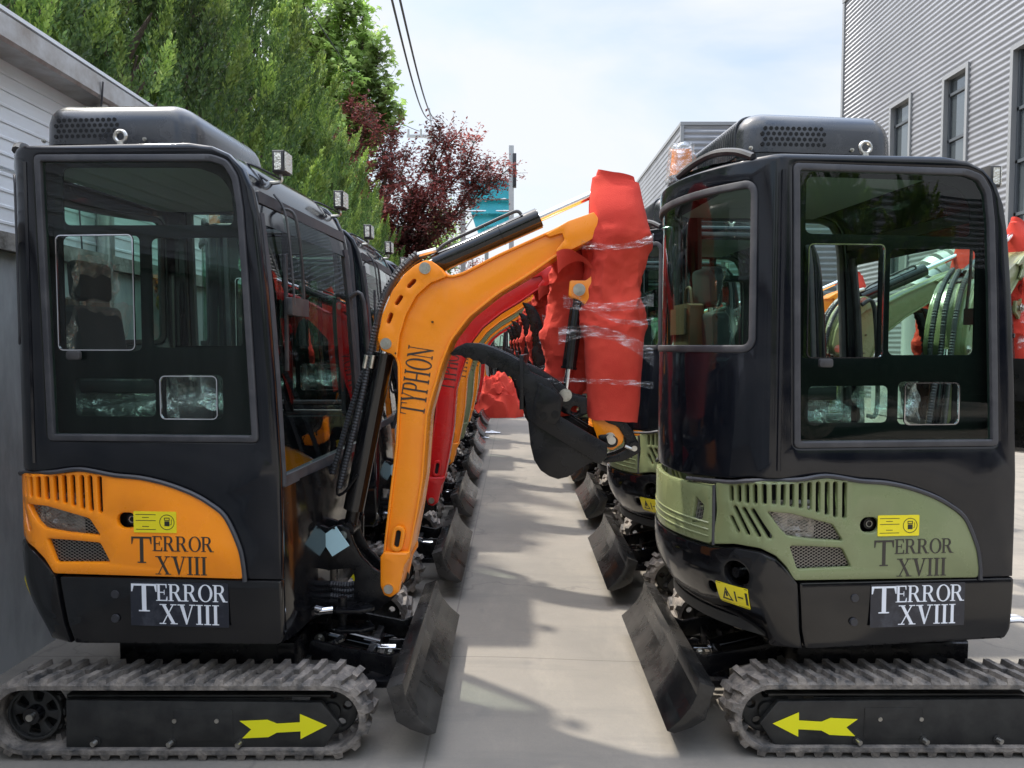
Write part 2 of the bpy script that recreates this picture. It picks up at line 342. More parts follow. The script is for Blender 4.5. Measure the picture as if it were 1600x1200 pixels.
# ------------------------------------------------------------------ measuring: a photo point on a plane / on the body of a machine
def ray(px, py):
    xc = (px-CX)/FPX; yc = -(py-CY)/FPX
    return xc, cos(PITCH)+yc*sin(PITCH), yc*cos(PITCH)-sin(PITCH)
def at(px, py, Y):
    x, y, z = ray(px, py); t = Y/y; return (x*t, Y, CAMH+z*t)
LX, LY = -1.30, 3.53
RX, RY, RZ, RYAW = 1.508, 3.605, -0.03, radians(4.5); LYAW = radians(-4)
def S(px, py, v=-0.10):
    """side view (u,z) of the nearest left machine, measured on its plane v"""
    x, y, z = ray(px, py); c, s_ = cos(LYAW), sin(LYAW); t = (v-LX*s_+LY*c)/(y*c-x*s_); X = x*t-LX; Y = y*t-LY
    return (X*c+Y*s_, CAMH+z*t)
def S0(px, py, v=-0.10):
    """the same for its undercarriage, which stands square to the aisle"""
    p = at(px, py, LY+v); return (p[0]-LX, p[2])
def SS0(pts, v=-0.10): return [S0(*p, v) for p in pts]
def SS(pts, v=-0.10): return [S(*p, v) for p in pts]
# plan outline of the upper body
HW = 0.60; RT = 0.818; FR = 0.10
fc = (-sqrt((RT-FR)**2-(HW-FR)**2), -(HW-FR)); S1 = -fc[0]
fa = atan2(-fc[1], -fc[0]); FL = FR*(pi/2-fa); TL = RT*fa; SM = S1+FL+TL
def plan(s):
    if s > SM:
        p, n = plan(2*SM-s); return (p[0], -p[1]), (n[0], -n[1])
    if s < S1: return (-s, -HW), (0, -1)
    if s < S1+FL:
        a = -pi/2-(s-S1)/FR; return (fc[0]+FR*cos(a), fc[1]+FR*sin(a)), (cos(a), sin(a))
    a = pi+fa-(s-S1-FL)/RT; return (RT*cos(a), RT*sin(a)), (cos(a), sin(a))
def sst(a, b, x): t = min(1, max(0, (x-a)/(b-a))); return t*t*(3-2*t)
def body(s, z, w):
    (x, y), n = plan(s); sm = s if s < SM else 2*SM-s; off = w
    if z < 0.74: off -= (0.02+0.17*sst(0.35, 0.8, sm))*((0.74-z)/0.32)**2.2
    if z > 2.335: off -= 0.06-sqrt(max(0, 0.0036-(z-2.335)**2))
    return (x+n[0]*off, y+n[1]*off, z)
def trace(px, py, pose):
    ox, oy, oz, yaw = pose; x, y, z = ray(px, py); k = x/y; best = None; prev = None
    for i in range(900):
        s = -0.5+i*(SM+0.5)/899; (u, v), _ = plan(s)
        X = ox+u*cos(yaw)-v*sin(yaw); Y = oy+u*sin(yaw)+v*cos(yaw); e = X/Y-k
        if prev is not None and (e > 0) != (prev[0] > 0):
            if best is None or Y < best[1]: best = (s, Y)
        if best is None or prev is None: pass
        prev = (e, s)
    if best is None: best = (min(((abs((ox+plan(-0.5+i*(SM+0.5)/899)[0][0]*cos(yaw)-plan(-0.5+i*(SM+0.5)/899)[0][1]*sin(yaw))/(oy+plan(-0.5+i*(SM+0.5)/899)[0][0]*sin(yaw)+plan(-0.5+i*(SM+0.5)/899)[0][1]*cos(yaw))-k), -0.5+i*(SM+0.5)/899) for i in range(900)))[1], None)
    s = best[0]; (u, v), _ = plan(s); Y = oy+u*sin(yaw)+v*cos(yaw)
    return (s, CAMH+z*Y/y-oz)
def Lt(px, py): return trace(px, py, (LX, LY, 0, LYAW))
def Rt(px, py): return trace(px, py, (RX, RY, RZ, RYAW))
BC = [S1+i*FL/6 for i in range(7)]+[S1+FL+i*TL/9 for i in range(1, 10)]; BC = BC+[2*SM-s for s in BC[:-1]]
def bend(lo=-9, hi=9): return [c for c in BC if lo < c < hi]
# ------------------------------------------------------------------ lettering (own serif capitals, unit height)
def strip(pts, wds):
    return None
def para(x0, y0, x1, y1, w): return [(x0-w/2, y0), (x0+w/2, y0), (x1+w/2, y1), (x1-w/2, y1)]
def R_(x0, y0, x1, y1): return [(x0, y0), (x1, y0), (x1, y1), (x0, y1)]
TK, TN, SF = 0.15, 0.055, 0.045
def half(cx, cy, rx, ry, tx, ty, a0, a1, n=9):
    o = []
    for k in range(n): 
        a = radians(a0+(a1-a0)*k/n); b = radians(a0+(a1-a0)*(k+1)/n)
        o.append([(cx+rx*cos(a), cy+ry*sin(a)), (cx+rx*cos(b), cy+ry*sin(b)), (cx+(rx-tx)*cos(b), cy+(ry-ty)*sin(b)), (cx+(rx-tx)*cos(a), cy+(ry-ty)*sin(a))])
    return o
def stem(x): return [R_(x-TK/2, 0, x+TK/2, 1), R_(x-TK/2-.09, 0, x+TK/2+.09, SF), R_(x-TK/2-.09, 1-SF, x+TK/2+.09, 1)]
GL = {
 'I': (stem(.18), .40),
 'T': ([R_(.36, 0, .36+TK, 1), R_(.25, 0, .62, SF), R_(0, .93, .87, 1), [(0, .72), (.035, .72), (.09, .95), (0, .95)], [(.835, .72), (.87, .72), (.87, .95), (.78, .95)]], .90),
 'E': (stem(.16)+[R_(.2, .94, .66, 1), R_(.2, .48, .52, .535), R_(.2, 0, .70, .06), [(.625, .76), (.66, .76), (.66, .97), (.58, .97)], R_(.49, .37, .525, .65), [(.665, .26), (.70, .26), (.70, .03), (.60, .03)]], .76),
 'R': (stem(.16)+[R_(.2, .94, .42, 1), R_(.2, .48, .42, .535)]+half(.42, .74, .27, .26, .15, .055, -90, 90)+[[(.36, .49), (.53, .49), (.80, 0), (.62, 0)], R_(.62, 0, .90, SF)], .92),
 'P': (stem(.16)+[R_(.2, .94, .42, 1), R_(.2, .44, .42, .495)]+half(.42, .72, .27, .28, .15, .055, -90, 90), .74),
 'O': (half(.46, .5, .44, .52, .15, .05, 0, 360, 22), .92),
 'X': ([para(.72, 0, .20, 1, .17), para(.16, 0, .70, 1, .06), R_(0, 0, .33, SF), R_(.55, 0, .90, SF), R_(.02, 1-SF, .36, 1), R_(.56, 1-SF, .86, 1)], .92),
 'V': ([[(.10, 1), (.28, 1), (.50, .12), (.41, 0)], [(.41, 0), (.46, 0), (.77, 1), (.71, 1)], R_(0, 1-SF, .36, 1), R_(.58, 1-SF, .88, 1)], .90),
 'Y': ([[(.10, 1), (.28, 1), (.49, .5), (.38, .42)], [(.40, .44), (.46, .44), (.74, 1), (.68, 1)], R_(.35, 0, .50, .46), R_(.24, 0, .61, SF), R_(0, 1-SF, .36, 1), R_(.56, 1-SF, .86, 1)], .88),
 'H': (stem(.18)+stem(.76)+[R_(.2, .48, .74, .535)], .98),
 'N': ([R_(.15, 0, .21, 1), R_(.73, 0, .79, 1), [(.05, 1), (.23, 1), (.79, .1), (.79, 0), (.72, 0)], R_(.04, 0, .32, SF), R_(.02, 1-SF, .22, 1), R_(.62, 1-SF, .90, 1)], .96)}
def text(mb, txt, x0, y0, x1, h, m, mp, w=0.0, th=0.0006, cuts=None):
    tot = sum(GL[c][1] for c in txt)-0.05; k = (x1-x0)/tot; x = x0; i = 0
    for c in txt:
        for p in GL[c][0]:
            q = [(x+a*k, y0+b*h) for a, b in p]
            if area(q)*(1) < 0: q = q[::-1]
            ww = w+th+0.00012*(i % 9); i += 1
            mb.add([mp(a, b, ww) for a, b in q]+[mp(a, b, w) for a, b in q], [tuple(range(len(q)))]+[(j, (j+1) % len(q), len(q)+(j+1) % len(q), len(q)+j) for j in range(len(q))], m)
        x += GL[c][1]*k
# ------------------------------------------------------------------ one mini excavator, measured on the nearest left one
def prisms(mb, polys, w0, w1, m, bev=0.0):
    for p in polys: plate(mb, [p], w0, w1, m, bev)
# cab front edge, bottom to top, then the roof line
FE = SS([(440, 907), (439, 820), (437, 740), (428, 600), (416, 450), (404, 345), (395, 298), (380, 263), (358, 240), (330, 227), (292, 221)], -HW)
ZT = FE[-1][1]
def front_u(z):
    for a, b in zip(FE[:-1], FE[1:]):
        if a[1] <= z <= b[1]: return a[0]+(b[0]-a[0])*(z-a[1])/(b[1]-a[1])
    return FE[0][0] if z < FE[0][1] else FE[-1][0]
def make_excavator():
    root = empty('mini_excavator')
    UP = []; UN = []; SW = []
    def part(mb, name, grp, parent=None, **k):
        o = mb.build(name, parent or root, **k)
        if parent is None: grp.append(o)
        return o
    # ---------------- upper body: cab
    low = [Lt(*p) for p in ((384, 906), (381, 880), (374, 850), (354, 806), (330, 785), (300, 768), (260, 753), (220, 744), (180, 740))]+[Rt(*p) for p in ((1290, 741), (1245, 747))]
    zs = low[-1][1]
    near = [(-u, z) for u, z in FE] + [(SM*2/3, ZT)]
    outer = near[:11]+[(S1+0.02, ZT), (SM-.3, ZT-0.004), (SM, ZT-0.005), (SM+.3, ZT-0.004), (2*SM-S1-.02, ZT)]+[(2*SM-a, b) for a, b in near[:11][::-1]]
    botm = low+[(S1+.12, zs-.006), (S1+.22, zs-.024), (SM-.2, zs-.044)]
    bot = botm+[(2*SM-a, b) for a, b in botm[::-1]]     # near -> far
    loop = outer+[(2*SM-a, b) for a, b in low[:1]] + bot[::-1][1:]
    loop = []
    for p in outer+bot[::-1]:
        if not loop or (Vector(loop[-1])-Vector(p)).length > 1e-4: loop.append(p)
    wloop = [Lt(*p) for p in ((53, 242), (330, 241), (356, 250), (372, 275), (380, 325), (389, 450), (398, 600), (404, 691), (76, 688))]
    wloop = rpoly(wloop, 0.02, 3)
    if area(wloop) < 0: wloop = wloop[::-1]
    seal_in = inset(wloop, 0.025)
    wfar = [(2*SM-a, b) for a, b in wloop][::-1]
    rw0, rw1 = S1+FL+0.04, 2*SM-S1-FL-0.04
    rz0, rz1 = 1.61, 2.27
    rwin = rrect(rw0, rz0, rw1, rz1, 0.05)
    C = MB(); bc = bend()
    czt = [2.345, 2.36, 2.375, 2.385]
    plate(C, [loop, wloop, wfar, rwin], -0.045, 0.0, 'cab_black', 0.012, lambda a, b, ww: body(a, b, ww), bc, czt)
    # vertical moulding lines beside the rear corner
    for sgn in (0, 1):
        f = (lambda s: 2*SM-s) if sgn else (lambda s: s)
        C.tube([body(f(S1+0.015), z, 0.001) for z in (zs+.03, 1.5, 1.9, 2.3)], 0.009, 'cab_black', 6, False)
    # roof, header, lower front panel
    def roof(i, j):
        v = -HW+0.03+(2*HW-0.06)*j
        if i <= 0.4:
            k = i/0.4*5; k0 = min(int(k), 4); a = FE[5+k0]; b = FE[6+k0]; t = k-k0; u, z = a[0]+(b[0]-a[0])*t, a[1]+(b[1]-a[1])*t
        else:
            t = (i-0.4)/0.6; ue = -sqrt((RT-.03)**2-v*v) if abs(v) < 0.575 else -0.60; u = FE[-1][0]+(ue-FE[-1][0])*t; z = ZT
        e = min(j, 1-j)*2; z2 = z-0.004+0.018*sst(0, .5, e)*sst(0, 0.35, i)
        return (u-0.004, v, z2-0.012*(1-sst(0, 0.06, e)))
    C.grid(roof, 20, 20, 'cab_black')
    C.grid(lambda i, j: (-0.6+(FE[-1][0]+0.62)*i, -HW+.06+(2*HW-.12)*j, ZT-.06), 1, 1, 'interior_grey')
    zl0, zl1 = 0.44, 1.06
    def fpanel(i, j):
        z = zl0+(zl1-zl0)*i; v = -HW+0.02+(2*HW-0.04)*j; u = front_u(max(z, FE[0][1]))-0.008+0.025*sin(pi*j)
        return (u-0.02*(1-sst(0, .08, min(j, 1-j))), v, z)
    C.grid(fpanel, 10, 16, 'gloss_black')
    for z in (1.075, 2.165):   # sill and header bars
        C.box((front_u(z)-.03, -HW+.04, z-.022), (front_u(z)+.004, HW-.04, z+.022), 'rubber_seal', bev=.006)
    for v in (-HW+.045, HW-.045):
        C.tube([(front_u(z)-.01, v, z) for z in (1.06, 1.4, 1.8, 2.1)], 0.02, 'rubber_seal', 8)
    cab = part(C, 'cab', UP)
    def sub(mb, name, parent, **k): return mb.build(name, parent, **k)
    def wl(sg): return (lambda a, b, ww: body(a, b, ww)) if sg > 0 else (lambda a, b, ww: body(2*SM-a, b, ww))
    # inner window panel with its openings
    def hr(x0, y0, x1, y1, r=0.022):
        a = S(x0, y1, -HW+.055); b = S(x1, y0, -HW+.055); return rrect(-a[0], a[1], -b[0], b[1], r)
    top = [(-a, b) for a, b in SS([(98, 262), (310, 262), (345, 275), (362, 300), (366, 352), (100, 352)], -HW+.055)]; top = rpoly(top, .03, 4)
    r1 = hr(103, 368, 218, 548); r2 = hr(240, 371, 376, 543); r3 = hr(118, 592, 243, 650); r4 = hr(260, 586, 348, 654)
    for sg, nm in ((1, 'window_panel'), (-1, 'window_panel')):
        P = MB()
        if sg > 0: plate(P, [inset(wloop, -0.012), top, r1, r2, r3, r4], -.062, -.052, 'interior_black', 0.002, wl(sg)); sub(P, nm, cab)
        else: P.box((.04, HW-.07, 1.25), (.09, HW-.055, 2.30), 'interior_black', bev=.004); P.box((-.54, HW-.07, 1.56), (.04, HW-.055, 1.60), 'interior_black', bev=.004); sub(P, 'door_bar', cab)
        Sl = MB(); plate(Sl, [inset(wloop, -.002), seal_in], -.03, .004, 'rubber_seal', .006, wl(sg)); sub(Sl, 'window_seal', cab)
        G = MB()
        lp = inset(wloop, .02)
        tri = tessellate_polygon([[Vector((p[0], p[1], 0)) for p in l] for l in ([lp, r1[::-1], r4[::-1]] if sg > 0 else [lp])])
        flat = [p for l in ([lp, r1[::-1], r4[::-1]] if sg > 0 else [lp]) for p in l]
        G.add([wl(sg)(p[0], p[1], -.012) for p in flat], [tuple(t) for t in tri], 'tinted_glass' if sg > 0 else 'clear_glass'); g = sub(G, 'side_window', cab, smooth=False)
        if sg > 0:
            for rr in (r1, r4):
                G = MB(); plate(G, [inset(rr, .001), inset(rr, .005)], -.016, -.008, 'chrome', 0, wl(sg)); 
                G.add([wl(sg)(p[0], p[1], -.014) for p in inset(rr, .003)], [tuple(range(len(rr)))], 'clear_glass'); q = sub(G, 'sliding_pane', cab, smooth=False)
            K = MB(); a = S(106, 562, -HW); plate(K, [rrect(-a[0], a[1], -a[0]-.055, a[1]+.034, .01)], 0, .02, 'plastic_black', .004, lambda a, b, ww: (-a, -HW-ww+.006, b)); sub(K, 'window_latch', cab)
    # rear window
    P = MB(); plate(P, [inset(rwin, -.008), inset(rwin, .022)], -.03, .004, 'rubber_seal', .006, wl(1), bc); sub(P, 'window_seal', cab)
    P = MB(); n = 14; a0, a1 = rw0+.02, rw1-.02
    P.grid(lambda i, j: body(a0+(a1-a0)*i, rz0+.02+(rz1-rz0-.04)*j, -.012), n, 1, 'rear_glass'); sub(P, 'rear_window', cab)
    # windshield
    P = MB(); P.grid(lambda i, j: (front_u(1.08+1.08*i)-.012+.012*sin(pi*j), -HW+.05+(2*HW-.1)*j, 1.08+1.08*i), 12, 12, 'shield_glass'); sub(P, 'windshield', cab)
    P = MB(); P.tube([(front_u(2.2)+.015, -.33, 2.16), (front_u(2.1)+.045, -.32, 2.13), (front_u(1.9)+.04, -.30, 1.95), (front_u(1.78)+.03, -.28, 1.78)], .007, 'plastic_black', 6)
    P.box((front_u(1.9)+.018, -.45, 1.50), (front_u(1.9)+.032, -.434, 1.96), 'plastic_black', bev=.003); P.box((front_u(1.78)+.02, -.47, 1.72), (front_u(1.78)+.05, -.27, 1.79), 'plastic_black', bev=.008)
    P.tube([(front_u(2.2)+.02, -.42, 2.20), (front_u(2.1)+.05, -.43, 2.1), (front_u(1.8)+.05, -.44, 1.76)], .005, 'plastic_black', 6)
    sub(P, 'wiper', cab)
    P = MB(); P.tube([(front_u(1.85), HW-.08, 1.85), (front_u(1.83)+.07, HW-.08, 1.83), (front_u(1.4)+.07, HW-.08, 1.3), (front_u(1.12), HW-.08, 1.25)], .012, 'plastic_black', 8); sub(P, 'grab_handle', cab)
    for v in (-.30, .52):
        P = MB(); u = front_u(2.3)-.02
        u += .065; P.box((u, v-.045, 2.305), (u+.05, v+.045, 2.395), 'plastic_black', bev=.01); P.box((u+.051, v-.038, 2.312), (u+.057, v+.038, 2.388), 'lamp_glass', bev=.002); P.box((u+.012, v-.0455, 2.315), (u+.04, v-.0465, 2.385), 'lamp_glass')
        P.tube([(u+.02, v, 2.31), (u+.02, v, 2.275), (u-.04, v, 2.27)], .008, 'zinc', 6)
        P.tube([(u+.02, v-.01, 2.285), (u-.05, v-.09, 2.32), (u-.09, v-.10, 2.325), (u-.0, v-.09, 2.26)], .005, 'wire_dark', 6); sub(P, 'work_lamp', cab)
    # eye bolt near roof edge
    P = MB(); e = S(187, 210, -HW+.05); pts = [(e[0]+.022*cos(t), -HW+.055, ZT+.038+.022*sin(t)) for t in [2*pi*k/14 for k in range(15)]]
    P.tube(pts, .0075, 'zinc', 8, False); P.cyl((e[0], -HW+.055, ZT-.004), (e[0], -HW+.055, ZT+.014), .013, 'zinc'); sub(P, 'lifting_eye', cab)
    # seat
    P = MB(); 
    P.box((-.55, -.26, 1.20), (-.10, .16, 1.33), 'seat_black', bev=.05)
    plate(P, [rpoly([(-.60, 1.30), (-.47, 1.30), (-.54, 1.78), (-.63, 1.78)], .03)], -.22, .13, 'seat_black', .03); plate(P, [rpoly([(-.62, 1.80), (-.55, 1.80), (-.55, 1.98), (-.63, 1.98)], .03)], -.17, .08, 'seat_black', .03)
    P.cyl((-.59, -.1, 1.76), (-.59, -.1, 1.84), .012, 'zinc', 8); P.box((-.5, -.2, .74), (-.15, .1, 1.2), 'interior_black', bev=.03)
    P.box((-.45, -.36, 1.40), (-.12, -.28, 1.46), 'seat_black', bev=.02); P.tube([(-.08, -.32, 1.15), (-.06, -.32, 1.42), (-.09, -.32, 1.52)], .018, 'seat_black'); P.tube([(-.08, .22, 1.15), (-.06, .22, 1.42), (-.09, .22, 1.52)], .018, 'seat_black')
    P.v = [(x-.05, y, z) for x, y, z in P.v]; seat = sub(P, 'seat', cab)
    P = MB(); random.seed(4)
    def crump(x0, y0, z0, x1, y1, z1, d=.03):
        def f(i, j):
            p = Vector((x0+(x1-x0)*i, y0+(y1-y0)*j, z0+(z1-z0)*(i if abs(z1-z0) > .2 else j))); q = noise.noise_vector(p*9)*d+noise.noise_vector(p*25)*d*.4; return p+q
        return f
    P.grid(crump(-.62, -.27, 1.33, -.52, .18, 1.80), 14, 14, 'plastic_cover'); P.grid(crump(-.60, -.20, 1.78, -.53, .12, 2.0), 10, 10, 'plastic_cover')
    P.grid(lambda i, j: Vector((-.58+.52*i, -.34-.02*sin(j*9), 1.27+.24*j))+noise.noise_vector(Vector((i*4, j*4, 2)))*.03, 16, 12, 'plastic_cover')
    P.grid(lambda i, j: Vector((-.58+.52*i, -.28+.5*j, 1.36))+noise.noise_vector(Vector((i*4, j*4, 7)))*.03, 16, 12, 'plastic_cover')
    P.grid(lambda i, j: Vector((-.06+.28*i, -.38-.02*sin(j*9), 1.28+.26*j))+noise.noise_vector(Vector((i*5, j*4, 12)))*.04, 14, 12, 'plastic_cover')
    P.v = [(x-.05, y, z) for x, y, z in P.v]; sub(P, 'plastic_cover', cab)
    P = MB(); P.box((-.74, -.10, 1.54), (-.66, .16, 1.82), 'bag_brown', bev=.03); P.tube([(-.70, -.03, 1.82), (-.70, .0, 1.89), (-.70, .06, 1.89), (-.70, .09, 1.82)], .008, 'bag_brown'); P.box((-.755, -.08, 1.68), (-.74, .14, 1.80), 'bag_brown', bev=.006); sub(P, 'document_bag', cab)
    # ---------------- roof air conditioner
    A = MB(); u0, u1, v0, v1 = -.61, .04, -.40, .36; zb = ZT+.004
    prof = rrect(u0, v0, u1, v1, .10, 6)
    lay = [(zb, .0), (zb+.045, 0), (zb+.047, -.006), (zb+.14, -.002), (zb+.175, .008), (zb+.197, .025), (zb+.212, .05), (zb+.217, .09)]
    rings = [[(p[0], p[1], z-(0.11*sst(-.12, .30, p[0]) if z > zb+.04 else 0)) for p in inset(prof, d)] for z, d in lay]; n = len(prof)
    def fr(p, z): 
        return p
    for a, b in zip(rings[:-1], rings[1:]): A.add(a+b, [(i, (i+1) % n, n+(i+1) % n, n+i) for i in range(n)], 'ac_black')
    A.add(rings[-1], [tuple(range(n))], 'ac_black'); 
    for k in range(22):  # ribs round the back end
        t = k/21; y = v0+.10+(v1-v0-.2)*t; A.tube([(u0-.004, y, zb+.045), (u0-.001, y, zb+.16), (u0+.03, y, zb+.205), (u0+.10, y, zb+.218)], .006, 'ac_black', 6)
    ac = part(A, 'roof_air_conditioner', UP)
    H = MB()
    for r in range(4):
        for k in range(11 if r % 2 else 12):
            if r == 0 and 0: continue
            cx = -.535+.0235*k+(.0117 if r % 2 else 0); cz = zb+.078+.0215*r
            zf = (cz-zb-.047)/.093; H.cyl((cx, v0+.004, cz), (cx, v0-.0068+.004*max(0, min(1, zf)), cz), .0088, 'hole_black', 6)
    for cx in (-.58, -.53, -.45, -.35, -.335, -.32): H.box((cx, v0-.001, zb+.006), (cx+.007, v0+.01, zb+.03), 'hole_black')
    pieces(H, 'vent_grille', ac, .005, 'vent_slot')  # black solids on the shell, painting the dark of the vent holes
    H = MB(); H.bolt((-.585, v0-.004, zb+.06), .006); H.bolt((-.16, v0-.004, zb+.06), .006); H.bolt((.026, v0+.2, zb+.045), .006, d=(1, 0, 0)); H.bolt((.026, v1-.2, zb+.045), .006, d=(1, 0, 0)); pieces(H, 'screw', ac)
    H = MB(); H.tube([(-.62, -.52, ZT-.0), (-.66, -.45, ZT+.035), (-.71, -.34, ZT+.055), (-.76, -.22, ZT+.04), (-.79, -.10, ZT+.012)], .016, 'plastic_black', 8); sub(H, 'drain_hose', ac)
    B = MB(); B.cyl((-.755, -.02, ZT-.01), (-.755, -.02, ZT+.03), .058, 'plastic_black', 20); B.cyl((-.755, -.02, ZT+.03), (-.755, -.02, ZT+.145), .054, 'beacon_amber', 20, .044)
    bc_ = part(B, 'beacon_lamp', UP); B = MB(); B.grid(lambda i, j: Vector((-.755+.072*cos(2*pi*i)*(1-.25*j), -.02+.072*sin(2*pi*i)*(1-.25*j), ZT+.0+.17*j))+noise.noise_vector(Vector((6*cos(2*pi*i), 6*sin(2*pi*i), j*5)))*.012, 24, 10, 'plastic_cover'); sub(B, 'plastic_bag', bc_)
    # ---------------- side hood (near and far)
    hood_t = [(-.004+a, b-.012) for a, b in low]
    hood_low = [Rt(*p) for p in ((1120, 742), (1121, 800), (1113, 850), (1150, 850), (1190, 857), (1212, 868), (1228, 885), (1241, 907))]
    hz0 = hood_low[-1][1]
    tl = hood_t+[(S1+.12, zs-.018), (hood_low[0][0]-.02, zs-.036)]
    hb = [(hood_low[0][0]+.004, zs-.048)]+hood_low[1:]
    hood = rpoly(tl[1:]+hb+[Lt(380, 905)], .012, 3)
    def slot(x0, y0, x1, y1, wd):
        a = Vector(Rt(1130+x0*.4332, 680+y0*.4332)); b = Vector(Rt(1130+x1*.4332, 680+y1*.4332)); d = (b-a).normalized(); n = Vector((-d.y, d.x))*wd/2; a += d*wd/2; b -= d*wd/2
        o = []
        for c, s0 in ((a, 0), (b, pi)):
            for k in range(5):
                t = s0+pi*k/4; o.append(tuple(c+n*cos(t)-d*(wd/2)*sin(t)))
        return o
    tops = [182, 180, 178, 177, 176, 175, 176, 175, 171, 169, 168, 168, 168, 168]; bots = [238, 242, 246, 248, 249, 250, 254, 259, 264, 270, 279, 288, 296, 300]; xs = [32, 59, 87, 117, 149, 184, 216, 248, 280, 311, 342, 374, 404, 437]
    sl_ = [slot(x, a, x, b, .016) for x, a, b in zip(xs, tops, bots)]+[slot(30, 290, 58, 350, .015), slot(42, 254, 94, 360, .017), slot(73, 260, 134, 367, .017), slot(106, 265, 174, 372, .017)]
    g1 = rpoly([Rt(1130+x*.4332, 680+y*.4332) for x, y in ((160, 275), (240, 282), (395, 322), (432, 380), (320, 374), (232, 362), (205, 335))], .01, 3)
    g2 = rpoly([Rt(1130+x*.4332, 680+y*.4332) for x, y in ((240, 399), (330, 402), (430, 407), (461, 474), (268, 483))], .01, 3)
    cp = Lt(199, 813); cap = rrect(cp[0]-.038, cp[1]-.03, cp[0]+.038, cp[1]+.03, .029, 6)
    for sg in (1, -1):
        Hd = MB(); plate(Hd, [hood, *sl_, g1, g2, cap], -.022, .006, 'paint_orange', .008, wl(sg), bend(0, SM))
        if sg > 0: pass
        hd = part(Hd, 'side_hood', UP)
        if sg < 0: continue
        Bk = MB(); plate(Bk, [inset(hood, .025)], -.075, -.060, 'hole_black', 0, wl(sg), bend(0, SM)); sub(Bk, 'dark_backing', hd)  # black sheet standing in for the shade behind the hood openings
        for gg in (g1, g2):
            W = MB(); xs_ = [p[0] for p in gg]; ys_ = [p[1] for p in gg]; step = .0125
            for dr in (1, -1):
                c = -3.0
                while c < 3.0:
                    c += step; ts = []
                    for i in range(len(gg)):
                        (ax, ay), (bx, by) = gg[i-1], gg[i]; ga = ay-dr*.6*ax-c; gb = by-dr*.6*bx-c
                        if (ga > 0) != (gb > 0): t = ga/(ga-gb); ts.append((ax+(bx-ax)*t, ay+(by-ay)*t))
                    if len(ts) >= 2:
                        ts.sort(); a, b = ts[0], ts[-1]; W.tube([body(a[0]+(b[0]-a[0])*k/3, a[1]+(b[1]-a[1])*k/3, -.016-.001*dr) for k in range(4)], .0016, 'wire_mesh', 4, False)
            sub(W, 'mesh_grille', hd, merge=False)
        F = MB(); F.grid(lambda i, j: body(.36+.20*i, .86+.16*j, -.05+.03*abs(fbm(Vector((i*6, j*6, 1))))), 16, 12, 'foil'); sub(F, 'foil_insulation', hd)
        F = MB(); F.cyl(body(cp[0]-.01, cp[1], -.05), body(cp[0]-.01, cp[1], -.02), .022, 'steel_black', 18); F.tube([body(cp[0]-.01+.012*cos(t), cp[1]+.012*sin(t), -.018) for t in [2*pi*k/12 for k in range(13)]], .002, 'zinc', 6, False); sub(F, 'fuel_cap', hd)
        flat = lambda a, b, ww: (-a, -HW-ww, b)
        F = MB(); a = Lt(211, 831); b = Lt(277, 799); plate(F, [rrect(a[0], a[1], b[0], b[1], .004)], .0066, .0080, 'sticker_yellow', 0, flat)
        c = ((a[0]*.22+b[0]*.78), (a[1]+b[1])/2); plate(F, [circ(*c, .030, 24), circ(*c, .0275, 24)], .0082, .0086, 'sticker_ink', 0, flat); plate(F, [rrect(c[0]+.010, c[1]-.015, c[0]-.010, c[1]+.004, .001)], .0082, .0086, 'sticker_ink', 0, flat)
        plate(F, [rrect(c[0]+.011, c[1]+.006, c[0]-.011, c[1]+.018, .002), rrect(c[0]+.008, c[1]+.009, c[0]-.008, c[1]+.015, .001)], .0082, .0086, 'sticker_ink', 0, flat); F.tube([(-c[0]+.012, -HW-.0088, c[1]-.008), (-c[0]+.018, -HW-.0088, c[1]-.008), (-c[0]+.018, -HW-.0088, c[1]+.012)], .001, 'sticker_ink', 4, False)
        for k, (f0, f1) in enumerate(((.05, .52), (.2, .36), (.05, .52), (.0, 0), (.2, .36), (.05, .52))):
            if f1: y = a[1]+(b[1]-a[1])*(.85-.14*k); F.box((-a[0]+(a[0]-b[0])*f0, -HW-.0084, y-.0012), (-a[0]+(a[0]-b[0])*f1, -HW-.0082, y+.0012), 'sticker_ink')
        sub(F, 'fuel_label', hd)
        def brand(cols, x, yb, dz, m):
            F = MB()
            (tx0, ty0), (tx1, ty1) = x[0]
            for tt, (p, q) in zip(('T', 'ERROR', 'XVIII'), x):
                a = Lt(p[0]*.4331, 680+p[1]*.4331); b = Lt(q[0]*.4331, 680+q[1]*.4331); text(F, tt, -a[0], a[1], -b[0], b[1]-a[1], m, lambda uu, zz, ww: (uu, -HW-ww, zz), dz)
            return F
        F = brand(None, [((481, 458), (549, 365)), ((555, 416), (772, 366)), ((566, 500), (749, 438))], 0, .0066, 'print_dark'); sub(F, 'lettering', hd, merge=False)
    # rear hood
    rh0 = hood_low[0][0]+.014; rhl = [(rh0, zs-.066), (SM-.05, zs-.075), (2*SM-rh0, zs-.066), (2*SM-rh0, hood_low[2][1]), (SM, hood_low[2][1]-.01), (rh0, hood_low[2][1])]
    v1_ = Rt(1066, 795)
    vh = rpoly([(rh0+.05, .96), (rh0+.10, .99), (rh0+.125, .87), (rh0+.06, .90)], .01)
    Rh = MB(); plate(Rh, [rpoly(rhl, .03, 4), vh], -.022, .006, 'paint_orange', .008, wl(1), bend())
    for k in range(3): z = hood_low[2][1]+.03+.028*k; Rh.tube([body(rh0+.02+(2*SM-2*rh0-.04)*i/14, z, .004) for i in range(15)], .006, 'paint_orange', 6, False)
    rh = part(Rh, 'rear_hood', UP); W = MB(); plate(W, [inset(vh, -.005)], -.05, -.045, 'hole_black', 0, wl(1), bend())
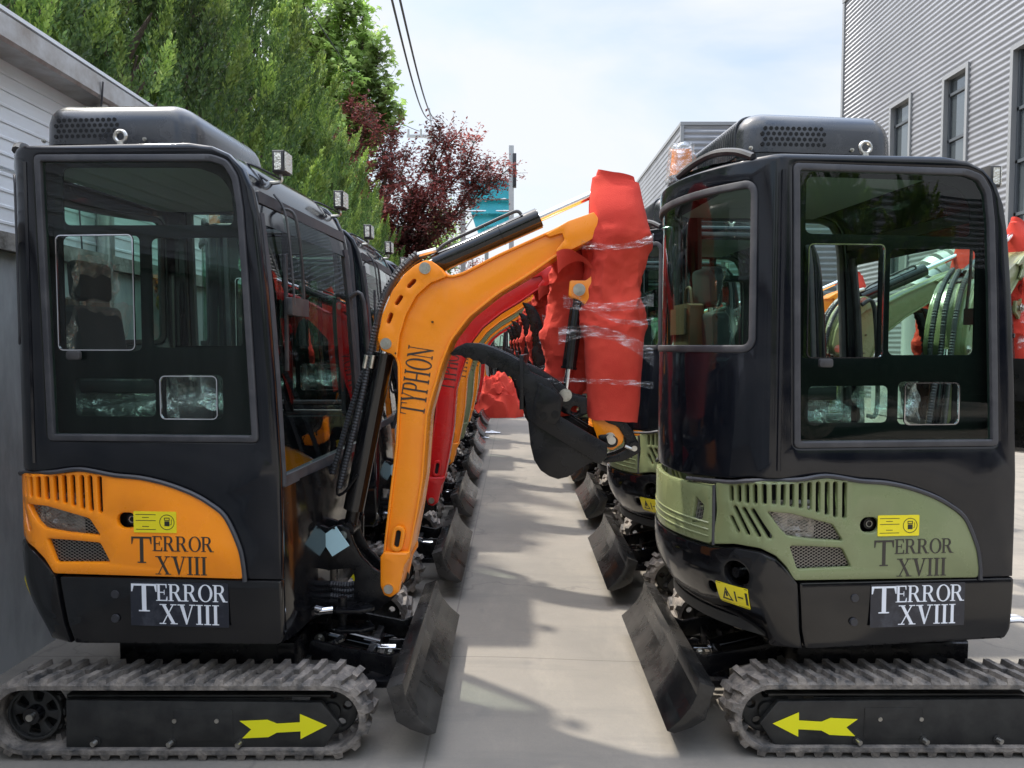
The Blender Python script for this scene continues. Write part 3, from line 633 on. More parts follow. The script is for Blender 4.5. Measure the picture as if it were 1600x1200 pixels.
    for k in range(8):
        W.tube([body(rh0+.045+.011*k, .85, -.01), body(rh0+.075+.011*k, 1.0, -.01)], .0016, 'wire_mesh', 4, False); W.tube([body(rh0+.12, .85+.02*k, -.011), body(rh0+.05, .88+.02*k, -.011)], .0016, 'wire_mesh', 4, False)
    sub(W, 'mesh_grille', rh)
    # rubber trim along the cab seam
    T = MB()
    for sg in (1, -1): T.tube([wl(sg)(a, b-.006, .004) for a, b in low+[(S1+.12, zs-.012), (S1+.22, zs-.03), (SM-.25, zs-.05)]], .009, 'rubber_seal', 6)
    T.tube([body(hood_low[0][0]+.008, z, .004) for z in (zs-.06, hood_low[2][1])], .007, 'rubber_seal', 6)
    part(T, 'rubber_trim', UP)
    # counterweight / skirt
    ft = Lt(441, 908); bt = [Rt(*p) for p in ((1241, 909), (1230, 888), (1212, 870), (1190, 860), (1150, 853), (1113, 853))]
    zb_ = .425
    for nm, lp in (('side_skirt', [(ft[0], bt[0][1]-.004), (bt[0][0]-.02, bt[0][1]-.004), (bt[0][0]-.04, zb_+.08), (bt[0][0]-.06, zb_), (ft[0]+.02, zb_+.02), (ft[0], zb_+.06)]),):
        for sg in (1, -1):
            K = MB(); plate(K, [rpoly(lp, .012, 3)], -.04, .004, 'gloss_black', .01, wl(sg), bend()+[.2, .35, .45], [.46, .5, .54, .58, .62, .66, .70]); sk = part(K, nm, UP)
            if sg > 0:
                F = MB(); a = Lt(207, 976); b = Lt(358, 911); plate(F, [rrect(a[0], a[1], b[0], b[1], .003)], .0046, .0060, 'sticker_black', 0, flat); f2 = sub(F, 'badge', sk)
                F = brand(None, [((480, 632), (566, 535)), ((568, 595), (821, 540)), ((581, 678), (794, 612))], 0, .0063, 'print_white'); sub(F, 'lettering', sk, merge=False)
                F = MB()
                for p in ((181, 928), (181, 966)): q = Lt(*p); F.cyl((-q[0], -HW+.0, q[1]), (-q[0], -HW-.008, q[1]), .017, 'rubber_trim', 18, .015)
                pieces(F, 'plug', sk)
    cwt = [(bt[0][0]-.012, bt[0][1]-.004)]+[(a, b-.004) for a, b in bt[1:]]
    cwl = cwt+[(2*SM-a, b) for a, b in cwt[::-1]]+[(2*SM-bt[0][0]+.05, zb_), (bt[0][0]-.05, zb_), (bt[0][0]-.032, zb_+.08)]
    ex = Rt(1152, 896); pc = Rt(1111, 917)
    K = MB(); plate(K, [rpoly(cwl, .008, 3), circ(ex[0], ex[1], .055, 24, .05), circ(pc[0], pc[1], .022, 16)], -.05, .012, 'gloss_black', .012, wl(1), bend(), [.46, .5, .54, .58, .62, .66, .70, .74]); cw = part(K, 'counterweight', UP)
    K = MB(); K.tube([body(ex[0]-.03, ex[1], -.12), body(ex[0], ex[1], -.045), body(ex[0]+.012, ex[1]+.0, -.005)], .021, 'steel_black', 14); plate(K, [circ(ex[0], ex[1], .07, 20)], -.125, -.12, 'hole_black', 0, wl(1)); plate(K, [circ(pc[0], pc[1], .035, 20)], -.065, -.06, 'hole_black', 0, wl(1)); sub(K, 'exhaust_pipe', cw)
    K = MB(); a = Rt(1119, 940); b = Rt(1170, 920); lo_, hi_ = min(a[0], b[0]), max(a[0], b[0]); zc_ = .5*(a[1]+b[1])
    plate(K, [rrect(lo_, zc_-.045, hi_, zc_+.045, .006)], .0135, .0155, 'sticker_yellow', 0, wl(1), bend()+[lo_+.03, lo_+.06, lo_+.09], [zc_-.02, zc_+.02])
    tr = [(hi_-.02, zc_-.028), (hi_-.075, zc_-.028), (hi_-.0475, zc_+.03)]; plate(K, [tr, inset(tr[::-1], .006) if area(tr) < 0 else inset(tr, .006)], .0157, .0165, 'sticker_ink', 0, wl(1)); plate(K, [rrect(hi_-.052, zc_-.012, hi_-.042, zc_+.010, .001)], .0157, .0165, 'sticker_ink', 0, wl(1))
    for q in ((.085, -.025, .092, .02), (.10, -.004, .125, .001), (.135, -.028, .145, .025), (.002, -.042, .148, -.040), (.002, .040, .148, .042)): plate(K, [rrect(hi_-(hi_-lo_)*q[0]/.15, zc_+q[1], hi_-(hi_-lo_)*q[2]/.15, zc_+q[3], .0005)], .0157, .0165, 'sticker_ink', 0, wl(1))
    sub(K, 'warning_label', cw)
    # floor and slewing ring
    F = MB(); pl = [plan(S1*k/3)[0] for k in (0, 1, 2)]
    fl = [(front_u(.7)-.05, -HW+.05)]+[(p[0]*.9, p[1]*.9) for p in (plan(S1+(2*SM-2*S1)*k/16)[0] for k in range(17))]+[(front_u(.7)-.05, HW-.05)]
    plate(F, [fl], .455, .50, 'frame_black', 0, lambda a, b, ww: (a, b, ww)); plate(F, [fl], .72, .75, 'interior_black', 0, lambda a, b, ww: (a, b, ww)); F.cyl((0, 0, .36), (0, 0, .46), .27, 'steel_black', 36)
    F.tube([(-.3, -.45, .42), (-.2, -.47, .405), (-.05, -.45, .41)], .008, 'zinc', 6); part(F, 'floor_plate', UP)
    # ---------------- swing bracket and boom (v = 0 is the machine's centre line)
    bo = rpoly(SS([(485, 850), (492, 838), (512, 826), (528, 822), (543, 828), (550, 850), (562, 872), (580, 890), (597, 900), (622, 902), (628, 920), (610, 940), (588, 956), (566, 962), (500, 952), (484, 938)]), .012)
    hl = rpoly(SS([(503, 905), (512, 893), (548, 890), (552, 905), (550, 938), (510, 940), (502, 930)]), .01)
    Bk = MB()
    for s_ in (-1, 1): plate(Bk, [bo, hl], s_*.055, s_*.08, 'steel_black', .004)
    p0 = S(520, 900); Bk.box((p0[0]-.12, -.054, p0[1]-.10), (p0[0]-.02, .054, p0[1]+.10), 'steel_black', bev=.01); Bk.cyl((p0[0]-.14, 0, p0[1]-.22), (p0[0]-.14, 0, p0[1]+.16), .045, 'steel_black', 24)
    a = S(545, 945); Bk.box((a[0]-.1, -.054, a[1]-.03), (a[0]+.06, .054, a[1]-.005), 'steel_black', bev=.004)
    br = part(Bk, 'swing_bracket', SW)
    K = MB(); a = S(608, 919); K.cyl((a[0], -.118, a[1]), (a[0], .118, a[1]), .021, 'zinc', 20); b = S(534, 838); K.cyl((b[0], -.09, b[1]), (b[0], .09, b[1]), .02, 'zinc', 20); pieces(K, 'pivot_pin', br)
    K = MB()
    for k in range(4): K.tube([(S(500, 0)[0]-.02, -.05+.02*(k % 2), S(0, 905+9*k)[1]), (S(530, 0)[0], -.04, S(0, 908+9*k)[1]), (S(556, 0)[0], -.03, S(0, 900+8*k)[1])], .013, 'rubber_trim', 8, rib=.012)
    pieces(K, 'hose', br)
    K = MB(); a = S(519, 848, -.15); dd = .052
    plate(K, [[(a[0]-.068, a[1]+.012), (a[0]-.012, a[1]-.072), (a[0]+.066, a[1]-.022), (a[0]+.006, a[1]+.064)]], -.112, -.109, 'card_blue'); K.box((a[0]-.008, -.115, a[1]+.052), (a[0]+.002, -.1125, a[1]+.059), 'hole_black'); sub(K, 'paper_card', br)
    # boom
    bl = [(640, 862), (632, 880), (626, 905), (622, 925), (610, 932), (599, 928), (595, 912), (597, 870), (601, 832), (608, 770), (617, 697), (621, 620), (620, 567), (612, 553), (596, 548), (590, 529), (597, 492), (613, 454), (632, 428), (647, 415), (662, 407), (673, 407), (686, 416), (700, 431), (722, 425), (778, 396), (865, 357), (888, 345), (928, 331), (938, 345), (936, 366), (921, 376), (897, 388), (869, 400), (823, 432), (778, 459), (732, 496), (704, 533), (690, 569), (675, 620), (667, 650), (660, 749), (652, 800)]
    bl = rpoly(SS(bl), .02, 2); 
    if area(bl) < 0: bl = bl[::-1]
    def ov(cx, cy, l, wd, ang):
        c = Vector(S(cx, cy)); d = Vector((cos(ang), sin(ang))); n = Vector((-d.y, d.x)); o = []
        for k in range(7): t = -pi/2+pi*k/6; o.append(tuple(c+d*(l+wd*cos(t))+n*wd*sin(t)))
        for k in range(7): t = pi/2+pi*k/6; o.append(tuple(c+d*(-l+wd*cos(t))+n*wd*sin(t)))
        return o
    slots = [ov(643, 443, .016, .009, radians(45)), ov(623, 469, .016, .009, radians(55)), ov(609, 497, .016, .009, radians(70))]
    Bm = MB(); plate(Bm, [bl]+slots, -.078, .078, 'paint_orange', .004)
    rim = inset(bl, .011)
    plate(Bm, [bl, rim], -.088, -.074, 'paint_orange', .003); plate(Bm, [bl, rim], .074, .088, 'paint_orange', .003)
    elb = rpoly(SS([(620, 562), (612, 553), (596, 548), (590, 529), (597, 492), (613, 454), (632, 428), (647, 415), (662, 407), (673, 407), (686, 416), (698, 432), (672, 442), (650, 462), (634, 492), (624, 525)]), .01)
    tip = rpoly(SS([(852, 366), (888, 345), (928, 331), (938, 345), (936, 366), (921, 376), (897, 388), (874, 398), (868, 392), (882, 374), (878, 364), (858, 370)]), .006)
    for s_ in (-1, 1):
        plate(Bm, [elb]+slots, s_*.084, s_*.100, 'paint_orange', .004); plate(Bm, [tip], s_*.084, s_*.098, 'paint_orange', .004)
    ft_ = rpoly(SS([(594, 915), (594, 870), (600, 862), (640, 862), (640, 872), (632, 885), (628, 905), (624, 925), (610, 934), (600, 930)]), .008)
    for s_ in (-1, 1): plate(Bm, [ft_], s_*.07, s_*.108, 'paint_orange', .012)
    c = S(621, 846); bs = ov(621, 842, .030, .030, radians(80)); plate(Bm, [bs, ov(621, 842, .028, .011, radians(80))], -.104, -.085, 'paint_orange', .005); plate(Bm, [ov(621, 842, .030, .012, radians(80))], -.09, -.088, 'hole_black')
    boom = part(Bm, 'boom', SW)
    K = MB()
    for p in ((603, 537), (664, 419)): a = S(*p); K.bolt((a[0], -.100, a[1]), .019, h=.010); K.cyl((a[0], -.09, a[1]), (a[0], .10, a[1]), .016, 'zinc', 16)
    for p in ((675, 503), (618, 552)): a = S(*p); K.cyl((a[0], -.1, a[1]), (a[0], -.1025 if p[0] < 650 else -.079, a[1]), .004, 'hole_black', 8)
    pieces(K, 'pivot_bolt', boom)
    K = MB(); a = Vector(S(661, 652)); b = Vector(S(677, 545)); d = (b-a).normalized(); n = Vector((-d.y, d.x)); Lh = (b-a).length
    text(K, 'TYPHON', 0, 0, Lh, .115, 'print_dark', lambda x, y, ww: (a.x+d.x*x+n.x*y, -.0785-ww, a.y+d.y*x+n.y*y), 0); sub(K, 'lettering', boom, merge=False)
    # boom cylinder
    K = MB(); a = Vector(S(547, 824, 0)); b = Vector(S(603, 537, 0)); d = (b-a).normalized(); f = lambda t: (a.x+(b.x-a.x)*t, 0, a.y+(b.y-a.y)*t)
    K.cyl(f(.10), f(.93), .047, 'gloss_black', 28); K.cyl(f(.0), f(.11), .03, 'steel_black', 20); K.cyl(f(.93), f(.95), .052, 'gloss_black', 28); K.cyl((a.x, -.06, a.y), (a.x, .06, a.y), .035, 'steel_black', 20)
    K.tube([f(.3)[:1]+(-.055,)+f(.3)[2:], (f(.2)[0]-.05, -.055, f(.2)[2]), (f(.22)[0]-.075, -.055, f(.26)[2]), (f(.8)[0]-.06, -.055, f(.8)[2])], .007, 'steel_black', 6)
    cy = part(K, 'boom_cylinder', SW); K = MB(); K.cyl(f(.95), f(1.0), .025, 'chrome', 16); sub(K, 'rod', cy)
    # arm cylinder
    K = MB(); a = Vector(S(664, 420, 0)); b = Vector(S(938, 298, 0)); f = lambda t, o=0: (a.x+(b.x-a.x)*t+o*.4, 0, a.y+(b.y-a.y)*t+o)
    K.cyl(f(.06), f(.655), .046, 'gloss_black', 28); K.cyl(f(.44), f(.445), .0475, 'steel_black', 28); K.cyl(f(.655), f(.66), .04, 'steel_black', 24); K.cyl(f(0), f(.07), .03, 'steel_black', 16); K.cyl((a.x, -.05, a.y), (a.x, .05, a.y), .03, 'steel_black', 16)
    q = lambda px, py: (S(px, py, 0)[0], -.03, S(px, py, 0)[1])
    K.tube([q(684, 394), q(700, 381), q(740, 362), q(790, 339), q(808, 332), q(815, 337)], .0075, 'plastic_black', 8)
    cy = part(K, 'arm_cylinder', SW); K = MB(); K.cyl(f(.65), f(1.0), .018, 'chrome', 20); sub(K, 'rod', cy)
    K = MB(); hs = [[(535, 760), (565, 640), (590, 520), (600, 480), (625, 430), (655, 400)], [(520, 740), (555, 620), (583, 540), (596, 470), (622, 424), (652, 396)], [(585, 575), (578, 540), (592, 480), (612, 440), (640, 410), (668, 392)]]
    for k, h in enumerate(hs): K.tube([(S(*p, 0)[0], -.05+.045*k, S(*p, 0)[1]) for p in h], .0125, 'rubber_trim', 8, rib=.014)
    K.cyl((S(655, 400, 0)[0], -.03, S(655, 400, 0)[1]), (S(684, 392, 0)[0], -.03, S(684, 392, 0)[1]), .013, 'zinc', 8)
    for px in (574, 584): a_ = S(px, 555, -.05); b_ = S(px-4, 575, -.05); K.cyl((a_[0], -.06, a_[1]), (b_[0], -.06, b_[1]), .011, 'zinc', 8)
    part(K, 'boom_hose', SW)
    # arm (stick)
    K = MB(); ar = rpoly(SS([(945, 345), (970, 330), (982, 345), (980, 500), (968, 640), (975, 668), (972, 690), (955, 702), (935, 690), (925, 660), (935, 500), (925, 380)], 0), .01); plate(K, [ar], -.055, .055, 'paint_orange', .005); 
    e = rpoly(SS([(890, 440), (915, 440), (940, 420), (940, 500), (905, 470), (888, 464)], 0), .01)
    for s_ in (-1, 1): plate(K, [e], s_*.045, s_*.062, 'paint_orange', .003)
    arm = part(K, 'arm', SW); K = MB()
    for p, r in (((905, 453), .02), ((953, 683), .017)): a = S(*p, -.06); K.bolt((a[0], -.075, a[1]), r); K.cyl((a[0], -.075, a[1]), (a[0], .07, a[1]), r*.8, 'zinc', 14)
    pieces(K, 'pivot_bolt', arm)
    K = MB(); a = Vector(S(905, 457, 0)); b = Vector(S(883, 618, 0)); f = lambda t: (a.x+(b.x-a.x)*t, 0, a.y+(b.y-a.y)*t)
    K.cyl(f(.0), f(.18), .022, 'steel_black', 16); K.cyl(f(.15), f(.72), .032, 'gloss_black', 22); K.cyl(f(.72), f(.74), .036, 'steel_black', 20); cy = part(K, 'bucket_cylinder', SW); K = MB(); K.cyl(f(.74), f(1), .015, 'chrome', 14); sub(K, 'rod', cy)
    # bucket linkage, bucket, thumb
    Z2 = lambda pts: [(700+x*.2833, 420+y*.2833) for x, y in pts]
    K = MB(); lk = rpoly(SS(Z2([(850, 815), (960, 820), (1010, 880), (1048, 960), (1040, 1010), (1000, 1030), (960, 1050), (860, 1060), (840, 1040), (930, 1010), (980, 985), (975, 930), (930, 860), (870, 840)]), 0), .012)
    l2 = rpoly(SS(Z2([(820, 905), (900, 900), (935, 930), (925, 965), (890, 975), (840, 960)]), 0), .015)
    for s_ in (-1, 1): plate(K, [lk], s_*.05, s_*.068, 'steel_black', .004); plate(K, [l2], s_*.07, s_*.085, 'steel_black', .004)
    link_ = part(K, 'bucket_link', SW); K = MB(); a = S(*Z2([(1018, 975)])[0], 0); K.cyl((a[0], -.095, a[1]), (a[0], .095, a[1]), .027, 'steel_black', 20); K.cyl((a[0], -.1, a[1]), (a[0], .1, a[1]), .012, 'zinc', 16); a = S(*Z2([(897, 933)])[0], 0); K.cyl((a[0], -.093, a[1]), (a[0], .093, a[1]), .018, 'zinc', 16); K.tube([(S(985, 693, 0)[0]-.03, -.09, S(985, 693, 0)[1]), (S(990, 690, 0)[0], -.09, S(0, 690, 0)[1])], .008, 'zinc'); pieces(K, 'pivot_pin', link_)
    K = MB(); body_ = Z2([(452, 700), (455, 830), (466, 940), (485, 1020), (520, 1075), (565, 1105), (610, 1120), (660, 1108), (705, 1080), (740, 1055), (790, 1030), (840, 1035), (868, 960), (700, 850), (560, 760)])
    bd = SS(body_, 0); bdp = rpoly(bd, .01, 3); BW = .19
    for s_ in (-1, 1): plate(K, [bdp], s_*(BW-.012), s_*BW, 'steel_black', .003)
    sh = bd[:12]
    for i in range(len(sh)-1):
        a, b = Vector(sh[i]), Vector(sh[i+1]); n = Vector((-(b-a).y, (b-a).x)).normalized()*.011
        K.add([(p.x, y, p.y) for y in (-BW+.001, BW-.001) for p in (a, b, b+n, a+n)], [(0, 1, 2, 3), (4, 5, 6, 7), (0, 1, 5, 4), (1, 2, 6, 5), (2, 3, 7, 6), (3, 0, 4, 7)], 'steel_black')
    cut = rpoly(SS(Z2([(432, 500), (470, 560), (560, 600), (640, 700), (620, 790), (868, 935), (862, 1005), (825, 1042), (500, 842), (450, 800), (436, 690), (398, 640), (400, 590)]), 0), .008)
    for s_ in (-1, 1): plate(K, [cut], s_*BW, s_*(BW+.014), 'steel_black', .004)
    c5 = rpoly(SS(Z2([(508, 612), (600, 660), (630, 700), (622, 800), (592, 835), (490, 790), (478, 745)]), 0), .01); plate(K, [c5], -BW-.027, -BW-.0145, 'steel_black', .003)
    a = S(*Z2([(425, 620)])[0], 0); K.box((a[0]-.012, -BW-.02, a[1]-.11), (a[0]+.006, BW+.02, a[1]+.12), 'steel_black', bev=.003)
    bk = part(K, 'bucket', SW); K = MB()
    for p, r in (((508, 748), .013), ((526, 812), .013), ((593, 803), .013)): a = S(*Z2([p])[0], -BW); K.bolt((a[0], -BW-.027, a[1]), r, 'steel_black')
    pieces(K, 'bolt', bk)
    K = MB(); th = rpoly(SS(Z2([(20, 470), (60, 430), (110, 408), (180, 410), (260, 435), (340, 470), (410, 510), (520, 560), (640, 640), (690, 690), (765, 705), (765, 790), (700, 808), (640, 790), (560, 730), (470, 680), (400, 640), (385, 608), (370, 612), (350, 588), (335, 592), (318, 565), (300, 572), (280, 545), (255, 552), (235, 540), (215, 522), (195, 525), (175, 505), (150, 505), (130, 490), (105, 492), (85, 478)]), 0), .004, 2)
    for s_ in (-1, 1): plate(K, [th, circ(*S(*Z2([(700, 775)])[0], 0), .02, 14)], s_*.05, s_*.066, 'steel_black', .003)
    for x, y in ((60, 455), (240, 480), (360, 530)): a = S(*Z2([(x, y)])[0], 0); K.box((a[0]-.012, -.049, a[1]-.012), (a[0]+.012, .049, a[1]+.004), 'steel_black')
    thb = part(K, 'thumb', SW); K = MB(); a = S(*Z2([(648, 697)])[0], -.07); K.bolt((a[0], -.068, a[1]), .021, h=.02); a = S(*Z2([(292, 530)])[0], -.07); K.cyl((a[0], -.085, a[1]), (a[0], .085, a[1]), .013, 'steel_black', 14); pieces(K, 'bolt', thb)
    # ---------------- undercarriage (origin at the track centre)
    RC, UC, ZC = .140, .585, .1625
    def path(t):  # outer belt line
        Ls = 2*UC; La = pi*RC; tot = 2*(Ls+La); t = t % tot
        if t < Ls: return (-UC+t, ZC+RC), (0, 1)
        t -= Ls
        if t < La: a = pi/2-t/RC; return (UC+RC*cos(a), ZC+RC*sin(a)), (cos(a), sin(a))
        t -= La
        if t < Ls: return (UC-t, ZC-RC), (0, -1)
        t -= Ls; a = -pi/2-t/RC; return (-UC+RC*cos(a), ZC+RC*sin(a)), (cos(a), sin(a))
    TOT = 2*(2*UC+pi*RC); NL = 43; pitch = TOT/NL
    def bp(t, h, v): (x, z), n = path(t); return (x+n[0]*h, v, z+n[1]*h)
    for sg in (-1, 1):
        vo, vi = sg*.65, sg*.45; T = MB(); N = 129
        for i in range(N):
            t0, t1 = TOT*i/N, TOT*(i+1)/N
            sec = [(vo, -.005), (vo-sg*.006, .002), (vo-sg*.10, .0), (vi, -.002), (vi, -.022), (vo, -.022)]
            T.add([bp(t0, h, v) for v, h in sec]+[bp(t1, h, v) for v, h in sec], [(k, (k+1) % 6, 6+(k+1) % 6, 6+k) for k in range(6)], 'track_rubber')
        for i in range(NL):
            for (va, vb, ta, tb, wd) in ((vo, sg*.557, 0.0, .022, .040), (sg*.553, vi, pitch*.5+.006, pitch*.5+.020, .034)):
                t0 = i*pitch+ta; t1 = i*pitch+tb; c = (-1)**0
                base = [(t0, va, wd), (t1, vb, wd)]; hh = .020
                vs = []
                for (t, v, ww) in base:
                    o = .0 if v in (vo,) else 0
                    vs += [bp(t-ww/2, -.004, v), bp(t+ww/2, -.004, v), bp(t+ww*.34+.004, hh, v+(-sg*.008 if v == vo else sg*.004)), bp(t-ww*.34+.004, hh, v+(-sg*.008 if v == vo else sg*.004))]
                T.add(vs, [(0, 1, 2, 3), (7, 6, 5, 4), (0, 4, 5, 1), (1, 5, 6, 2), (2, 6, 7, 3), (3, 7, 4, 0)], 'track_rubber')
            t = i*pitch; vs = [bp(t+dt, h, v) for v in (sg*.57, sg*.53) for dt, h in ((-.014, -.02), (.014, -.02), (.008, -.045), (-.008, -.045))]
            T.add(vs, [(0, 1, 2, 3), (7, 6, 5, 4), (0, 4, 5, 1), (1, 5, 6, 2), (2, 6, 7, 3), (3, 7, 4, 0)], 'track_rubber')
        tr_ = part(T, 'track', UN, merge=False, angle=25)
        # drive sprocket and idler
        K = MB(); cx = -UC+.01; m2 = lambda a, b, ww: (a, sg*ww, b)
        hol = [rpoly([(cx+.045*cos(a-.30), ZC+.045*sin(a-.30)), (cx+.088*cos(a-.28), ZC+.088*sin(a-.28)), (cx+.088*cos(a+.28), ZC+.088*sin(a+.28)), (cx+.045*cos(a+.30), ZC+.045*sin(a+.30))], .01) for a in [2*pi*k/6+.4 for k in range(6)]]
        teeth = []
        for k in range(11): a = 2*pi*k/11; teeth += [(cx+r*cos(a+d), ZC+r*sin(a+d)) for r, d in ((.098, -.2), (.113, -.08), (.113, .08), (.098, .2))]
        plate(K, [teeth, *hol], .56, .585, 'frame_black', .004, m2); plate(K, [circ(cx, ZC, .105, 32), circ(cx, ZC, .094, 32)], .575, .60, 'frame_black', .003, m2)
        plate(K, [circ(cx, ZC, .093, 32)], .535, .54, 'hole_black', 0, m2)
        K.cyl((cx, sg*.55, ZC), (cx, sg*.62, ZC), .038, 'gloss_black', 24, .032); K.cyl((cx, sg*.62, ZC), (cx, sg*.633, ZC), .014, 'zinc', 12); K.box((cx-.005, sg*.6335, ZC-.004), (cx+.06, sg*.636, ZC+.004), 'zinc') if 0 else None
        part(K, 'drive_sprocket', UN)
        K = MB(); cx = UC-.005; hol = [circ(cx+.062*cos(a), ZC+.062*sin(a), .017, 10) for a in [2*pi*k/5+.3 for k in range(5)]]
        plate(K, [circ(cx, ZC, .100, 32), *hol], .535, .565, 'frame_black', .006, m2); K.cyl((cx, sg*.48, ZC), (cx, sg*.585, ZC), .035, 'frame_black', 20); part(K, 'idler_wheel', UN)
        K = MB(); 
        for u in (-.34, -.045, .225, .42):
            if u > .4: continue
            K.cyl((u, sg*.50, ZC-.075), (u, sg*.60, ZC-.075), .045, 'frame_black', 20)
        UN.extend(pieces(K, 'track_roller', root))
        vy = -.625
        fr_ = rpoly(SS0([(103, 1094), (502, 1098), (531, 1133), (504, 1172), (103, 1170)], vy), .004)
        K = MB(); plate(K, [fr_], .60, .625, 'frame_black', .004, m2)
        tb = [(fr_[0][0]+.01, .60), (S0(498, 0, vy)[0], .60), (S0(498, 0, vy)[0], .48), (fr_[0][0]+.01, .48)]
        zt_ = S0(300, 1096, vy)[1]; K.box((-.45, sg*.49, zt_+.002), (S0(500, 0, vy)[0], sg*.595, zt_+.012), 'frame_black', bev=.003); K.box((-.45, sg*.49, ZC-.06), (.40, sg*.598, zt_), 'frame_black')
        cvr = rrect(S0(270, 1100, vy)[0], S0(0, 1158, vy)[1], S0(343, 0, vy)[0], S0(0, 1108, vy)[1], .008); plate(K, [cvr], .6252, .6272, 'frame_black', .001, m2)
        tf = part(K, 'track_frame', UN)
        K = MB()
        for p in ((151, 1158), (269, 1159), (376, 1160)): a = S0(*p, vy); K.cyl((a[0], sg*.625, a[1]), (a[0], sg*.630, a[1]), .016, 'frame_black', 16); K.cyl((a[0], sg*.63, a[1]), (a[0]-.006, sg*.648, a[1]-.002), .0105, 'zinc', 12)
        for p in ((273, 1126), (339, 1126)): a = S0(*p, vy); K.cyl((a[0], sg*.627, a[1]), (a[0], sg*.631, a[1]), .0085, 'zinc', 12)
        pieces(K, 'bolt', tf)
        K = MB(); plate(K, [SS0([(375, 1126), (418, 1124), (433, 1130), (469, 1128), (469, 1115), (511, 1133), (470, 1154), (470, 1142), (433, 1144), (420, 1151), (379, 1153), (393, 1139)], vy)], .6275, .6288, 'arrow_yellow', 0, m2); sub(K, 'arrow_sticker', tf)
    K = MB(); K.box((-.40, -.30, .20), (.36, .30, .33), 'steel_black', bev=.02); K.cyl((0, 0, .32), (0, 0, .37), .30, 'steel_black', 32)
    for s_ in (-1, 1):
        for u in (-.25, .22): K.box((u-.07, s_*.28, .16), (u+.07, s_*.50, .25), 'steel_black', bev=.01)
    K.tube([(.15, -.25, .34), (.25, -.30, .40), (.32, -.27, .44)], .012, 'rubber_trim', 8, rib=.012); part(K, 'centre_frame', UN)
    # dozer blade
    bp_ = rpoly(SS0([(603, 1076), (629, 1067), (633, 1088), (643, 1108), (660, 1128), (681, 1146), (669, 1150), (640, 1140), (619, 1128), (610, 1096)], -.65), .003, 2)
    K = MB(); plate(K, [bp_], -.65, .65, 'blade_black', .003); bld = part(K, 'dozer_blade', UN)
    K = MB(); bx = S0(604, 1080, -.65)[0]
    for s_ in (-1, 1): plate(K, [[(bx-.42, .25), (bx-.05, .15), (bx+.015, .14), (bx+.012, .27), (bx-.06, .24), (bx-.40, .31)]], s_*.22-.012, s_*.22+.012, 'steel_black', .003); K.box((bx-.16, s_*.20, .13), (bx+.02, s_*.30, .16), 'steel_black', bev=.003)
    K.box((bx-.18, -.22, .14), (bx-.15, .22, .22), 'steel_black', bev=.004); sub(K, 'blade_arm', bld)
    K = MB(); a = S0(505, 990, 0); b = S0(612, 1012, 0); K.cyl((a[0], 0, a[1]), (b[0]-.06, 0, b[1]+.004), .038, 'gloss_black', 24); K.cyl((b[0]-.06, 0, b[1]), (b[0]+.02, 0, b[1]), .018, 'chrome', 12)
    for s_ in (-1, 1):
        K.box((a[0]-.04, s_*.05, a[1]-.10), (a[0]+.03, s_*.065, a[1]+.03), 'steel_black', bev=.003); K.box((b[0]-.02, s_*.05, b[1]-.06), (b[0]+.14, s_*.065, b[1]+.02), 'steel_black', bev=.003)
        K.bolt((a[0], s_*.066, a[1]), .018, d=(0, s_, 0), h=.02); K.bolt((b[0], s_*.066, b[1]), .018, d=(0, s_, 0), h=.02)
    q = lambda x, y: (S0(x, y, -.1)[0], -.09, S0(x, y, -.1)[1]); K.tube([q(475, 1030), q(490, 1018), q(515, 1008), q(530, 1000), q(538, 992)], .012, 'rubber_trim', 8, rib=.013); K.cyl(q(512, 1008), q(536, 999), .012, 'zinc', 8); sub(K, 'blade_cylinder', bld)
    # swing cylinder beneath the cab
    K = MB(); q = lambda x, y, v: (S(x, y, v)[0], v, S(x, y, v)[1]); K.cyl(q(425, 962, -.25), q(470, 958, -.18), .035, 'gloss_black', 20); K.cyl(q(470, 958, -.18), q(520, 952, -.14), .017, 'chrome', 16)
    for y in (936, 965): plate(K, [rpoly([(S(516, 0, -.14)[0], -.20), (S(560, 0, -.14)[0], -.19), (S(578, 0, -.14)[0], -.14), (S(560, 0, -.14)[0], -.06), (S(516, 0, -.14)[0], -.08)], .02)], S(0, y, -.14)[1]-.012, S(0, y, -.14)[1]+.006, 'steel_black', .003, lambda a, b, ww: (a, b, ww))
    a = S(535, 945, -.14); K.cyl((a[0], -.14, a[1]-.09), (a[0], -.14, a[1]+.035), .02, 'steel_black', 16); K.cyl((a[0], -.14, a[1]+.02), (a[0], -.14, a[1]+.034), .012, 'zinc', 12)
    # frame nose that carries the bracket
    a = S(470, 900, -.12); K.box((a[0]-.22, -.16, .47), (a[0]+.03, .16, .56), 'steel_black', bev=.01); K.box((a[0]-.22, -.11, .56), (a[0]+.02, .11, .76), 'steel_black', bev=.02)
    part(K, 'swing_cylinder', UP)
    return root, UP, UN, SW
PIVOT = (S(505, 0, 0)[0]-.05, 0.0)
